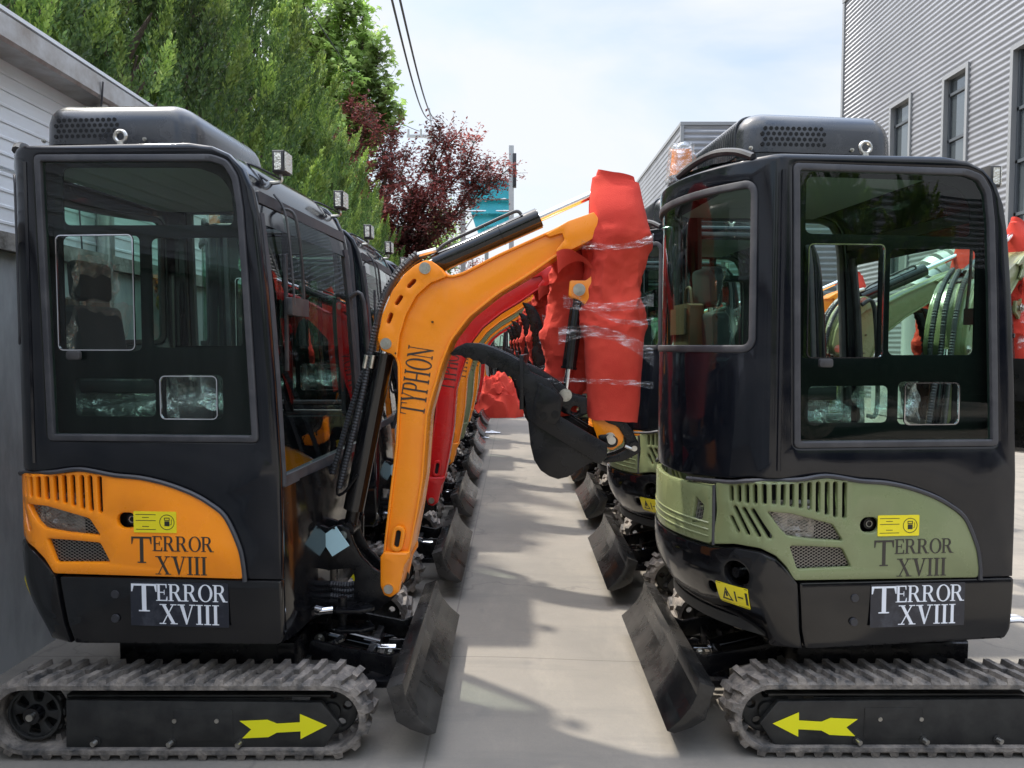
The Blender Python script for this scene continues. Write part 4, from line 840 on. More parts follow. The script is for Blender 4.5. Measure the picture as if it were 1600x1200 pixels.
# ------------------------------------------------------------------ the ground
def gz(x): return -0.03*sst(-.3, .8, x)
def ground():
    m = bpy.data.materials.new('concrete_ground'); m.use_nodes = True; t = m.node_tree; b = t.nodes['Principled BSDF']; b.inputs['Roughness'].default_value = 0.85
    c = t.nodes.new('ShaderNodeTexCoord')
    def nn(s, d, r=.6, st=None):
        n = t.nodes.new('ShaderNodeTexNoise'); n.inputs['Scale'].default_value = s; n.inputs['Detail'].default_value = d; n.inputs['Roughness'].default_value = r; src = c.outputs['Object']
        if st: mpn = t.nodes.new('ShaderNodeMapping'); mpn.inputs['Scale'].default_value = st; t.links.new(src, mpn.inputs[0]); src = mpn.outputs[0]
        t.links.new(src, n.inputs['Vector']); return n.outputs['Fac']
    def mix(f, a, bb, ty='MIX'):
        x = t.nodes.new('ShaderNodeMix'); x.data_type = 'RGBA'; x.blend_type = ty
        if isinstance(f, float): x.inputs[0].default_value = f
        else: t.links.new(f, x.inputs[0])
        for i, v in ((6, a), (7, bb)):
            if isinstance(v, tuple): x.inputs[i].default_value = (*v, 1)
            else: t.links.new(v, x.inputs[i])
        return x.outputs[2]
    def rng(v, a, bb, lo=0, hi=1):
        r = t.nodes.new('ShaderNodeMapRange'); r.inputs['From Min'].default_value = a; r.inputs['From Max'].default_value = bb; r.inputs['To Min'].default_value = lo; r.inputs['To Max'].default_value = hi; t.links.new(v, r.inputs['Value']); return r.outputs[0]
    col = mix(rng(nn(.7, 6), .35, .7), (.222, .197, .162), (.148, .135, .115))
    col = mix(rng(nn(2.2, 8, .7, (1, .35, 1)), .50, .72, 0, .45), col, (.30, .265, .215))
    col = mix(rng(nn(60, 4, .7), .3, .75, 0, .30), col, (.15, .14, .13))
    col = mix(rng(nn(1.3, 5, .7, (.4, 2.5, 1)), .52, .70, 0, .5), col, (.12, .112, .10))
    col = mix(rng(nn(230, 2), .66, .72, 0, .5), col, (.09, .085, .08))
    vo = t.nodes.new('ShaderNodeTexVoronoi'); vo.feature = 'DISTANCE_TO_EDGE'; vo.inputs['Scale'].default_value = .32; vo.inputs['Randomness'].default_value = 1
    wv = t.nodes.new('ShaderNodeVectorMath'); wv.operation = 'ADD'; nv = t.nodes.new('ShaderNodeTexNoise'); nv.inputs['Scale'].default_value = 2.2; nv.inputs['Detail'].default_value = 6; t.links.new(c.outputs['Object'], nv.inputs['Vector'])
    t.links.new(c.outputs['Object'], wv.inputs[0]); t.links.new(nv.outputs['Color'], wv.inputs[1]); t.links.new(wv.outputs[0], vo.inputs['Vector'])
    col = mix(rng(vo.outputs['Distance'], .0, .006, .55, 0), col, (.10, .09, .08))
    col = mix(rng(nn(3.4, 3, .5, (1, .6, 1)), .66, .71, 0, .5), col, (.13, .12, .11))
    col = mix(rng(nn(6.0, 4, .6, (.15, 2.2, 1)), .62, .8, 0, .4), col, (.14, .13, .12))
    # expansion joints: a groove every 4.6 m across, one line along
    sp = t.nodes.new('ShaderNodeSeparateXYZ'); t.links.new(c.outputs['Object'], sp.inputs[0])
    for ax, off, per in (('Y', .72, 4.6), ('X', .35, 5.2)):
        a = t.nodes.new('ShaderNodeMath'); a.operation = 'ADD'; a.inputs[1].default_value = off+1000*per; t.links.new(sp.outputs[ax], a.inputs[0])
        d = t.nodes.new('ShaderNodeMath'); d.operation = 'MODULO'; d.inputs[1].default_value = per; t.links.new(a.outputs[0], d.inputs[0])
        l = t.nodes.new('ShaderNodeMath'); l.operation = 'LESS_THAN'; l.inputs[1].default_value = .009; t.links.new(d.outputs[0], l.inputs[0])
        f = t.nodes.new('ShaderNodeMath'); f.operation = 'MULTIPLY'; f.inputs[1].default_value = .6; t.links.new(l.outputs[0], f.inputs[0]); col = mix(f.outputs[0], col, (.09, .08, .07))
    t.links.new(col, b.inputs['Base Color'])
    bp = t.nodes.new('ShaderNodeBump'); bp.inputs['Strength'].default_value = .25; bp.inputs['Distance'].default_value = .01; t.links.new(nn(45, 6, .7), bp.inputs['Height']); t.links.new(bp.outputs[0], b.inputs['Normal'])
    M['ground'] = m; G = MB(); xs = [-400, -60, -20, -6, -.3, -.1, .1, .25, .4, .6, .8, 6, 20, 60, 400]; ys = [-200, -20, 0, 10, 30, 100, 900]
    G.add([(x, y, gz(x)) for x in xs for y in ys], [(i*7+j, (i+1)*7+j, (i+1)*7+j+1, i*7+j+1) for i in range(len(xs)-1) for j in range(6)], 'ground')
    tag(G.build('ground'), kind='structure')
ground()
# ------------------------------------------------------------------ boundary wall with its panelled top
def concrete_wall():
    m = mat('wall_concrete', (.42, .43, .42), .9, col2=(.17, .18, .175), nscale=2.2, lo=.38, hi=.68, bump=.2, bscale=18, stretch=(1, 1, .3))
    mat('coping_concrete', (.26, .24, .21), .95, col2=(.10, .09, .075), nscale=7, lo=.4, hi=.65, bump=.4, bscale=30)
    K = MB(); K.box((-2.75, -3, -.02), (-2.50, 34, 2.06), 'wall_concrete'); r = K.build('boundary_wall', smooth=False)
    tag(r, 'stained grey concrete wall behind the left row of excavators', 'wall')
    K = MB(); K.box((-2.80, -3, 2.063), (-2.46, 34, 2.15), 'coping_concrete'); K.build('coping', r, smooth=False)
    r = empty('panel_shed', (-2.6, 0, 2.15)); tag(r, 'pale ribbed metal shed wall with gutter above the concrete wall', 'shed')
    K = MB(); z = 0.02; H = .90; prof = []
    zz = 0.0
    while zz < H:
        prof += [(0, zz), (0, zz+.055), (.006, zz+.060), (.006, zz+.072), (0, zz+.077)]; zz += .082
        if len(prof) % 20 == 0: prof += [(-.02, zz), (-.02, zz+.02)]; zz += .022
    n = len(prof); K.add([(p[0], y, p[1]+.01) for y in (-3, 34) for p in prof], [(i, i+1, n+i+1, n+i) for i in range(n-1)], 'panel_white'); K.build('wall_panel', r, angle=20)
    K = MB(); g = [(.0, 0), (.16, 0), (.17, .02), (.17, .13), (.155, .13), (.155, .02), (.0, .02)]; o = H+.0
    K.add([(a, y, o+b) for y in (-3, 34) for a, b in g], [(i, (i+1) % 7, 7+(i+1) % 7, 7+i) for i in range(7)]+[tuple(range(7)), tuple(range(7, 14))], 'gutter_zinc'); K.build('gutter', r, smooth=False)
    K = MB(); K.add([(.16, -3, o+.15), (.16, 34, o+.15), (-2.8, 34, o+.22), (-2.8, -3, o+.22), (.16, -3, o+.17), (.16, 34, o+.17), (-2.8, 34, o+.24), (-2.8, -3, o+.24)], [(0, 1, 2, 3), (4, 5, 6, 7), (0, 1, 5, 4), (2, 3, 7, 6), (1, 2, 6, 5), (0, 3, 7, 4)], 'panel_white'); K.build('roof', r, smooth=False)
    for y in (4.85, 9.5, 14.5, 19.5):
        K = MB(); K.box((.01, y-.05, -.05), (.07, y+.05, H+.0), 'gutter_zinc'); K.cyl((.11, y-.14, -.6), (.11, y-.14, H+.01), .04, 'gutter_zinc', 12); K.build('downpipe', r)
    K = MB(); K.tube([(.18, 4.6, H+.1), (.15, 4.6, H-.1), (.02, 4.61, .5), (.03, 4.6, 0)], .005, 'wire_dark', 5); K.build('cable', r)
concrete_wall()
# ------------------------------------------------------------------ corrugated buildings
def corrugated(mb, a, b, z0, z1, holes=(), pitch=.105, dep=.022, m='corrugated_grey', flip=1):
    """horizontal corrugation on the vertical plane from a to b, holes = (t0,t1,z0,z1) left free"""
    a = Vector((a[0], a[1], 0)); b = Vector((b[0], b[1], 0)); d = (b-a); Lg = d.length; d.normalize(); n = Vector((d.y, -d.x, 0))*flip
    segs = [(0, Lg, z0, z1)]
    cutst = sorted({0, Lg, *[h[0] for h in holes], *[h[1] for h in holes]})
    for t0, t1 in zip(cutst[:-1], cutst[1:]):
        hh = [h for h in holes if h[0] < (t0+t1)/2 < h[1]]; zz = z0; spans = []
        for h in sorted(hh, key=lambda q: q[2]): spans.append((zz, h[2])); zz = h[3]
        spans.append((zz, z1))
        for s0, s1 in spans:
            if s1-s0 < .02: continue
            k0 = int((s0-z0)/pitch*8); k1 = int((s1-z0)/pitch*8)+1
            zs_ = [z0+pitch*k/8 for k in range(k0, k1+1)]; zs_ = [min(max(q, s0), s1) for q in zs_]
            vs = []
            for t in (t0, t1):
                for q in zs_: p = a+d*t+n*(dep*.5*cos(2*pi*(q-z0)/pitch)); vs.append((p.x, p.y, q))
            nz_ = len(zs_); mb.add(vs, [(i, i+1, nz_+i+1, nz_+i) for i in range(nz_-1)], m)
def workshop(name, X, Y0, Y1, Z1, wins, label, depth=14, pitch=.14, back=0):
    r = empty(name, (X, Y0, 0)); tag(r, label, 'building')
    K = MB(); Lg = Y1-Y0; hs = [(h[0]-Y0, h[1]-Y0, h[2], h[3]) for h in wins]
    corrugated(K, (0, 0), (0, Lg), -.1, Z1, hs, pitch, flip=-1); corrugated(K, (0, 0), (depth, 0), -.1, Z1, [], pitch); corrugated(K, (0, Lg), (depth, Lg), -.1, Z1, [], pitch)
    K.build('wall', r, angle=60)
    K = MB(); K.box((-.06, -.06, Z1-.02), (depth, Lg+.06, Z1+.12), 'trim_grey'); K.build('roof', r, smooth=False)
    for y in (-.05, Lg-.09): K = MB(); K.box((-.05, y, -.1), (.10, y+.14, Z1-.03), 'trim_grey'); K.build('corner_trim', r, smooth=False)
    for h in hs:
        K = MB(); w_ = .10
        for a0, a1, b0, b1 in ((h[0]-w_, h[0], h[2]-w_, h[3]+w_), (h[1], h[1]+w_, h[2]-w_, h[3]+w_), (h[0], h[1], h[3], h[3]+w_), (h[0], h[1], h[2]-w_, h[2])): K.box((-.05, a0, b0), (.16, a1, b1), 'trim_grey')
        fr = K.build('window', r, smooth=False)
        K = MB(); K.box((.12, h[0]-.01, h[2]-.01), (.13, h[1]+.01, h[3]+.01), 'window_glass'); K.build('pane', fr, smooth=False)
        K = MB(); z = h[2]+.9
        while z < h[3]-.3: K.box((.07, h[0], z-.035), (.115, h[1], z+.035), 'window_frame'); z += 1.15
        K.box((.07, h[0], h[2]), (.115, h[0]+.07, h[3]), 'window_frame'); K.box((.07, h[1]-.07, h[2]), (.115, h[1], h[3]), 'window_frame'); K.build('glazing_bar', fr, smooth=False)
    return r
WX = 11.0
def wy(px): return WX*FPX*ray(0, 100)[1]/(px-CX)
wins = []
for p0, p1, t in ((1396, 1424, 152), (1479, 1512, 105), (1586, 1650, 40)):
    y0, y1 = wy(p1), wy(p0); wins.append((y0, y1, 3.6, at(p1, t, y0)[2]))
wins.append((8.6, 10.4, 3.6, wins[0][3]))
workshop('workshop_building', WX, 4.5, wy(1318), at(1318, 4, wy(1318))[2], wins, 'large grey corrugated workshop with tall narrow windows on the right')
yb = 34; xb = at(1065, 195, yb)
workshop('distant_building', xb[0], yb, yb+25, xb[2], [], 'smaller grey corrugated building beyond the right row of excavators', depth=30, pitch=.25)
# the yard continues behind the photographer: seen only mirrored in the glass and paint
r = empty('facing_workshop', (0, -17, 0)); tag(r, 'grey corrugated hall behind the camera, seen only as a reflection', 'building')
K = MB(); corrugated(K, (-3, 0), (26, 0), -.1, 6.5, [], .22, .05, flip=1); K.build('wall', r, angle=60)
K = MB(); K.box((-3, -9, -.1), (26, -.1, 6.6), 'window_frame'); K.build('roof', r, smooth=False)
def duct():
    r = empty('ventilation_duct', (10.6, 17.6, 0)); r.scale = (1.4,)*3; tag(r, 'pale sheet metal ventilation duct with bent elbow beside the workshop wall', 'duct'); K = MB(); c = []
    K.cyl((0-.9, 0, 0), (-.9, 0, 1.9), .32, 'duct_metal', 24)
    for k in range(6):
        a, b = radians(15*k), radians(15*(k+1)); K.cyl((-.9+.5-.5*cos(a), 0, 1.9+.5*sin(a)), (-.9+.5-.5*cos(b), 0, 1.9+.5*sin(b)), .33, 'duct_metal', 24)
    K.cyl((-.4, 0, 2.4), (1.3, 0, 2.4), .32, 'duct_metal', 24); K.build('pipe', r); K = MB(); K.box((-1.5, -.5, 0), (-.3, .5, .9), 'duct_metal', bev=.02); K.build('fan_box', r)
duct()
# ------------------------------------------------------------------ teal shade, poles, wires
def shade():
    r = empty('teal_shade_frame', (0, 22, 0)); tag(r, 'tall steel frame hung with translucent teal sheets beyond the aisle', 'frame')
    P = lambda x, y, Y=22: Vector(at(x, y, Y))-Vector((0, 22, 0))
    for x, y0 in ((723, 226), (799, 228)):
        K = MB(); a = P(x, y0); K.box((a.x-.07, -.07, 0), (a.x+.07, .07, a.z), 'steel_galv'); K.build('post', r, smooth=False)
    K = MB(); a = P(760, 252, 24); K.box((a.x-.06, 2, 0), (a.x+.06, 2.1, a.z), 'steel_galv'); K.build('post', r, smooth=False)
    K = MB(); a = P(804, 241); b = P(804, 293); K.box((a.x-.05, -.15, b.z), (a.x+.05, .1, a.z), 'wire_dark', bev=.02); K.build('lamp_head', r)
    for y in (281, 311, 330):
        K = MB(); a = P(724, y); b = P(799, y); K.cyl(a, b, .035, 'steel_galv', 8); K.cyl(a+Vector((.05, 0, -.5)), a+Vector((.4, 0, 0)), .02, 'steel_galv', 6); K.build('cross_bar', r)
    for k, (x0, x1, y0, y1) in enumerate(((726, 795, 280, 311), (730, 796, 309, 334), (736, 796, 332, 354), (742, 796, 352, 368))):
        K = MB(); a = P(x0, y1); b = P(x1, y0); dx = .25
        K.grid(lambda i, j: (a.x+(b.x-a.x)*i+dx*(1-i)*(1-j)*.5, .10-.3*(1-j)*.5+.02*sin(9*i), a.z+(b.z-a.z)*j), 10, 6, 'teal_sheet'); K.build('teal_sheet', r)
shade()
def util():
    r = empty('utility_pole', (-1.1*28/12, 28, 0)); x = at(675, 200, 28); r.location.x = x[0]; tag(r, 'slim concrete utility pole with crossarm rising behind the plum tree', 'utility pole')
    K = MB(); K.cyl((0, 0, 0), (0, 0, x[2]), .16, 'pole_concrete', 14, .09); K.build('pole', r)
    K = MB(); zc = at(675, 213, 28)[2]; K.box((-.9, -.05, zc-.05), (.35, .05, zc+.05), 'steel_galv'); K.cyl((0, 0, x[2]-.1), (-.1, 0, x[2]+.7), .03, 'steel_galv', 6)
    for u in (-.85, -.4, .3): K.cyl((u, 0, zc+.05), (u, 0, zc+.25), .04, 'pole_concrete', 8)
    K.build('crossarm', r)
    for i, (p0, p1, Y0, lab) in enumerate(((603, 674, 9, 'thin black overhead wire, left of the pair crossing the sky'), (616, 684, 9, 'thin black overhead wire, right of the pair crossing the sky'), (480, 655, 15, 'thin overhead wire sagging behind the maple and plum trees'))):
        K = MB(); a = Vector(at(p0, -40 if i < 2 else 10, Y0)); b = Vector(at(p1, 188 if i < 2 else 205, 28)); K.tube([a.lerp(b, k/12)-Vector((0, 0, .5*sin(pi*k/12))) for k in range(13)], .017 if i < 2 else .012, 'wire_dark', 5); tag(K.build('overhead_wire'), lab, 'wire')
util()
# ------------------------------------------------------------------ vegetation
def plume(mb, p, d, L_, wd, m, rng, n=20, lw=.03):
    d = d.normalized(); x = d.orthogonal().normalized(); y = d.cross(x)
    for k in range(n):
        t = (k+rng.random())/n; a = rng.random()*2*pi; o = x*cos(a)+y*sin(a); r = wd*(1-t)**.8*(0.4+.6*rng.random())
        b = p+d*L_*t+o*r*.35; dir_ = (d*1.0+o*.75+Vector((0, 0, .25))).normalized(); l = (.022+.034*rng.random())*(1.2-.4*t)
        s = dir_.cross(Vector((rng.random()-.5, rng.random()-.5, rng.random()-.5))).normalized()*lw*(.6+.8*rng.random())
        mb.add([b-s*.4, b+s*.4, b+dir_*l*.6+s, b+dir_*l, b+dir_*l*.6-s], [(0, 1, 2, 3, 4)], m)
def conifer_meshes(seed, H, R, nb, m, z0=.3):
    """upright boughs of many small sprays: feathery spires with dark gaps between"""
    rng = random.Random(seed); T = MB(); T.cyl((0, 0, -.05), (0, 0, H*.8), .11, 'bark', 10, .02); C = MB()
    for i in range(nb):
        t = ((i+rng.random())/nb)**1.1; a = i*2.4+rng.random()*.7; r = R*((1-t)**.6)*(.55+.45*rng.random()); p = Vector((r*cos(a), r*sin(a), z0+(H-z0)*t*.86)); d = Vector((cos(a)*.42, sin(a)*.42, 1.0+.5*rng.random())).normalized()
        L_ = (.8+.7*rng.random())*(1-.25*t); wd = .30*(1-.3*t); x = d.orthogonal().normalized(); y = d.cross(x)
        T.cyl((0, 0, max(.1, p.z-.5)), p, .025, 'bark', 5, .01)
        for j in range(38):
            u = rng.random()**.9; b = rng.random()*2*pi; q = wd*(1-u)**.75*rng.random()**.5; o = x*cos(b)+y*sin(b)
            plume(C, p+d*L_*u+o*q, d+o*.45*(1-u), .14+.18*rng.random(), .05, ('leaf_conifer_tip' if m == 'leaf_conifer' and u+.35*rng.random() > .93 else m), rng, 30, .008)
    return T, C
def tree_from(T, C, name, loc, rz, s, label, group=None, cat='tree', src=None):
    r = empty(name, loc, rz); r.scale = s; tag(r, label, cat, group)
    if src: 
        for o in src.children: c = o.copy(); link(c); c.parent = r
    else: T.build('trunk', r); C.build('crown', r, recalc=False, smooth=False)
    return r
protos = {}
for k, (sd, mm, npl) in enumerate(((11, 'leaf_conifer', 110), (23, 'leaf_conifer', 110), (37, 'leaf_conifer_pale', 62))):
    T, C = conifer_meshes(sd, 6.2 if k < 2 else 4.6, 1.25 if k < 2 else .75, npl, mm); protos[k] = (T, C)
first = {}
cons = [  # x, y, height scale, kind, label
 (-4.1, 4.3, .98, 1, 'dark green conifer behind the shed roof, outermost at the top left'),
 (-3.9, 5.7, 1.02, 0, 'dark green conifer behind the shed, just right of the outermost one'),
 (-3.7, 7.3, 1.10, 1, 'dark green conifer standing third from the camera behind the shed'),
 (-3.6, 8.9, 1.16, 0, 'tall dark conifer fourth along the hedge behind the shed roof'),
 (-3.6, 10.5, 1.18, 1, 'tall feathery conifer fifth along the hedge above the first cab lamp'),
 (-3.6, 12.2, .96, 0, 'tall dark conifer sixth along the hedge, left of the maple tree'),
 (-3.3, 13.8, .90, 1, 'dark conifer in front of the maple, just left of the plum tree'),
 (-3.2, 15.3, .98, 2, 'slim pale green conifer spire in front of the purple plum tree'),
 (-3.0, 16.2, .70, 1, 'low dark conifer between two pale spires below the plum tree'),
 (-2.95, 17.0, .84, 2, 'narrow pale conifer spire, right one in front of the plum tree'),
 (-2.9, 18.6, .62, 0, 'small dark conifer under the overhanging plum branches'),
 (-2.7, 20.4, .64, 1, 'small dark conifer farthest right along the hedge'),
 (-5.4, 7.9, 1.25, 1, 'dark conifer in the back line of the hedge, above the first cab roof'),
 (-5.2, 11.4, 1.25, 0, 'dark conifer in the back line of the hedge, left of the maple crown'),
 (-6.0, -9, .8, 0, 'dark conifer added unseen behind the camera to darken the left glass, outermost on the left'), (-3.6, -9.5, .85, 1, 'dark conifer added unseen behind the camera to darken the left glass, next to the outermost'), (-1.4, -10, .8, 0, 'dark conifer added unseen behind the camera to darken the left glass, beside the truck'), (9.6, -13, 1.0, 1, 'dark conifer behind the camera, left of three before the facing hall'), (11.4, -13.4, 1.05, 0, 'dark conifer behind the camera, middle of three before the facing hall'), (13.2, -13, .98, 1, 'dark conifer behind the camera, right of three before the facing hall')]  # first three here are added, unseen, for a dark reflection in the left glass
for x, y, s, k, lab in cons:
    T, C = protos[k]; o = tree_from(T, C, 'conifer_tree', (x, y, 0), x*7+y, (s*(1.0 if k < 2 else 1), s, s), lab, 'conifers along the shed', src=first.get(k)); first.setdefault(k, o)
def broad(name, loc, limbs, nleaf, lsize, m, label, seed, spread=.5, cat='tree', lobed=False, spray=None):
    rng = random.Random(seed); r = empty(name, loc); tag(r, label, cat); T = MB(); C = MB(); pts = []
    for path_, r0 in limbs:
        P = [Vector(p) for p in path_]; n = len(P)
        for i in range(n-1): T.cyl(P[i], P[i+1], r0*(1-i/n), 'bark', 8, r0*(1-(i+1)/n)+.004)
        for i in range(1, n):
            for k in range(int(10*(P[i]-P[i-1]).length)+2):
                p = P[i-1].lerp(P[i], rng.random()); pts.append((p, (P[i]-P[i-1]).normalized(), i/n))
    for k in range(len(pts)*3):   # twigs
        p, d, t = rng.choice(pts); o = Vector((rng.gauss(0, 1), rng.gauss(0, 1), rng.gauss(.2, .9))).normalized(); ln = spread*(.4+.9*rng.random()); q = p+(o*.8+d*.5).normalized()*ln
        T.cyl(p, q, .008, 'bark', 4, .003); pts_n = int(nleaf/(len(pts)*3))
        for j in range(pts_n+(rng.random() < .5)):
            u = .25+.8*rng.random(); c = p.lerp(q, u)+Vector((rng.gauss(0, 1), rng.gauss(0, 1), rng.gauss(0, 1)))*.07*(spread/.5)
            nrm = Vector((rng.gauss(0, .6), rng.gauss(-.2, .6), 1)).normalized(); a = nrm.orthogonal().normalized(); a = Matrix.Rotation(rng.random()*6.28, 3, nrm) @ a; b = nrm.cross(a); s = lsize*(.6+.7*rng.random())
            shp = ((-.5, 0), (-.35, .38), (-.1, .22), (0, .6), (.12, .25), (.5, .42), (.32, 0), (.5, -.42), (.12, -.25), (0, -.6), (-.1, -.22), (-.35, -.38)) if lobed else ((-.5, 0), (0, .28), (.5, 0), (0, -.28))
            cv = [c+a*x_*s+b*y_*s-nrm*(x_*x_+y_*y_)*s*.5 for x_, y_ in shp]; C.add(cv, [tuple(range(len(cv)))], m)
    T.build('trunk', r); C.build('crown', r, recalc=False, smooth=False); return r
def limbset(seed, base, tips, r0):
    rng = random.Random(seed); o = []
    for tp in tips:
        b = Vector(base); e = Vector(tp); P = [b]; n = 6
        for k in range(1, n+1): t = k/n; P.append(b.lerp(e, t)+Vector((0, 0, .35*sin(pi*t)*(e-b).length*.25))+Vector((rng.gauss(0, .12), rng.gauss(0, .12), rng.gauss(0, .1)))*(1 if k < n else .3))
        o.append((P, r0))
    return o
def P_(px, py, Y, o): return tuple(Vector(at(px, py, Y))-Vector(o))
mo = (-4.6, 18.5, 0); tips = [P_(x, y, Y, mo) for x, y, Y in ((470, -120, 18), (530, -60, 18.5), (565, 20, 18.5), (590, 90, 18.2), (598, 140, 18), (505, 40, 17.8), (545, 110, 17.6), (450, 30, 18), (420, -60, 18.6), (600, 180, 18.6), (560, 170, 18), (480, 120, 18.6), (520, 0, 19.4), (575, 60, 19))]
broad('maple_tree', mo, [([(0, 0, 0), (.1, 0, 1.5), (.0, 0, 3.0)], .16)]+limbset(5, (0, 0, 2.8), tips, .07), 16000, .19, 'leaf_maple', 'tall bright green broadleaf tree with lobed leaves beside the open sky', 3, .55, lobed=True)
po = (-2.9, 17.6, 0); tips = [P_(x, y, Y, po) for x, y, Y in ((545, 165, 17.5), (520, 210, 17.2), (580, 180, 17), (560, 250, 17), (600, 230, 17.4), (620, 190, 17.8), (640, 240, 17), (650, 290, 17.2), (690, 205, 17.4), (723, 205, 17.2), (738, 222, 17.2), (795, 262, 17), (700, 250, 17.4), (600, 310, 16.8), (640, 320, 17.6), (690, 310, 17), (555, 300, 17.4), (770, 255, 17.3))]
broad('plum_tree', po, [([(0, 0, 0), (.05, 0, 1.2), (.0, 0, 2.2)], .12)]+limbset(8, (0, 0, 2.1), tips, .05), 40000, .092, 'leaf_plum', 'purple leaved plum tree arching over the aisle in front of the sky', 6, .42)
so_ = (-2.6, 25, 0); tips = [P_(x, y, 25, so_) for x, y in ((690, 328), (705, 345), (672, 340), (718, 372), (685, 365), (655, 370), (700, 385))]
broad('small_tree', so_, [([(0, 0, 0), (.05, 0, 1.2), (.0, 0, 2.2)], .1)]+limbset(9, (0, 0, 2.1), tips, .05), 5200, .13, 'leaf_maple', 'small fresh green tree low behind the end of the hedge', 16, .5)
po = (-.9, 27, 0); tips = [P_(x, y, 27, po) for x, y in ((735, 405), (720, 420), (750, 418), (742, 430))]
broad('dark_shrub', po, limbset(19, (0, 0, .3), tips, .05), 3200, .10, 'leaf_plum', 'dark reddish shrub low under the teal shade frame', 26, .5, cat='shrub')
# ------------------------------------------------------------------ the rows of excavators
proto, UP, UN, SW = make_excavator()
UPN = [(o.name, o) for o in UP]
def Rz(a, c=(0, 0)): return Matrix.Translation((c[0], c[1], 0)) @ Matrix.Rotation(a, 4, 'Z') @ Matrix.Translation((-c[0], -c[1], 0))
def place(root_src, loc, yaw, label, group, paint='paint_orange', under=0.0, swing=0.0, thumb=0.0, udx=0.0, used=[False]):
    """a copy of the machine: yaw turns the upper body, under its undercarriage, swing its boom"""
    if not used[0]: used[0] = True; r = root_src; kids = [(o, o) for o in UP+UN+SW]
    else:
        r = root_src.copy(); link(r); kids = []
        for o in UP+UN+SW:
            c = o.copy(); link(c); c.parent = r; kids.append((o, c))
            for g in o.children: d = g.copy(); link(d); d.parent = c
    r.location = loc; r.rotation_euler = (0, 0, 0); tag(r, label, 'excavator', group)
    for src, c in kids:
        if src in UP: mtx = Rz(yaw)
        elif src in UN: mtx = Matrix.Translation((udx, 0, 0)) @ Rz(under)
        else: mtx = Rz(yaw) @ Rz(swing, PIVOT)
        if src.name.startswith('thumb') and thumb:
            pv = S(*Z2_((648, 697)), 0); mtx = mtx @ Matrix.Translation((pv[0], 0, pv[1])) @ Matrix.Rotation(thumb, 4, 'Y') @ Matrix.Translation((-pv[0], 0, -pv[1]))
        c.matrix_local = mtx
        if paint != 'paint_orange':
            for q in [c, *c.children]:
                for sl_i in q.material_slots:
                    if sl_i.material and sl_i.material.name == 'paint_orange': sl_i.link = 'OBJECT'; sl_i.material = M[paint]
    return r
def Z2_(p): return (700+p[0]*.2833, 420+p[1]*.2833)
lg = 'excavators in the left row'; rg = 'excavators in the right row'
left = [(LX, 0, 3.53, 'paint_orange', LYAW, 'orange and black mini excavator at the front of the left row', 0),
 (-1.33, .0, 5.43, 'paint_red', 0, 'red boomed mini excavator directly behind the front left orange one', .95),
 (-1.37, .0, 7.30, 'paint_orange', 0, 'orange mini excavator third in the left row, behind the red one', 1.0),
 (-1.40, .0, 9.20, 'paint_olive', 0, 'olive green mini excavator fourth in the left row', .9),
 (-1.44, .0, 11.2, 'paint_orange', 0, 'orange mini excavator fifth in the left row, behind the olive one', .9),
 (-1.50, .0, 13.2, 'paint_olive', 0, 'olive mini excavator sixth in the left row, last but one', .9),
 (-1.50, .0, 15.1, 'paint_red', 0, 'red mini excavator at the far end of the left row', .9)]
for x, _, y, pt, sw, lab, tb in left: place(proto, (x, y, 0), sw, lab, lg, pt, thumb=tb)
right = [(RX, RY, 'paint_olive', RYAW, radians(36), 'olive green and black mini excavator at the front of the right row'),
 (1.485, 5.36, 'paint_olive', radians(4), 0, 'olive green mini excavator second in the right row, partly behind the front one'),
 (1.54, 7.35, 'paint_orange', radians(5), 0, 'mini excavator third in the right row with dark rear body'),
 (1.56, 9.2, 'paint_olive', radians(4), 0, 'mini excavator fourth in the right row, mostly hidden'),
 (1.66, 11.1, 'paint_red', radians(4), 0, 'mini excavator fifth in the right row, mostly hidden'),
 (1.7, 13.0, 'paint_orange', radians(3), 0, 'mini excavator sixth in the right row, mostly hidden')]
for k_, (x, y, pt, yw, sw, lab) in enumerate(right):
    r_ = place(proto, (x, y, RZ), yw, lab, rg, pt, under=pi, swing=sw, thumb=.9, udx=.09)
    if k_ == 0:
        for c_ in r_.children:
            for g_ in c_.children:
                if g_.name.startswith('work_lamp'): g_.location.x += .15
        for v_ in (-.44, -.40):
            K = MB(); P0_ = [(.12, v_+.08, .44), (.26, v_, .47), (.42, v_-.02, .485), (.54, v_-.03, .49)]; K.tube(P0_, .014, 'rubber_trim', 8, rib=.013)
            K.tube([(.54, v_-.03, .49), (.60, v_-.035, .492), (.64, v_-.04, .47), (.655, v_-.04, .44)], .011, 'chrome', 8); K.cyl((.655, v_-.04, .445), (.655, v_-.04, .42), .016, 'zinc', 6); K.build('travel_hose', r_)
fac = [(-.1, 21.0, 'paint_orange', radians(200), 'orange mini excavator across the far end of the aisle', None)]
for x, y, pt, yw, lab, gp in fac: place(proto, (x, y, gz(x)), yw, lab, gp, pt, under=yw)
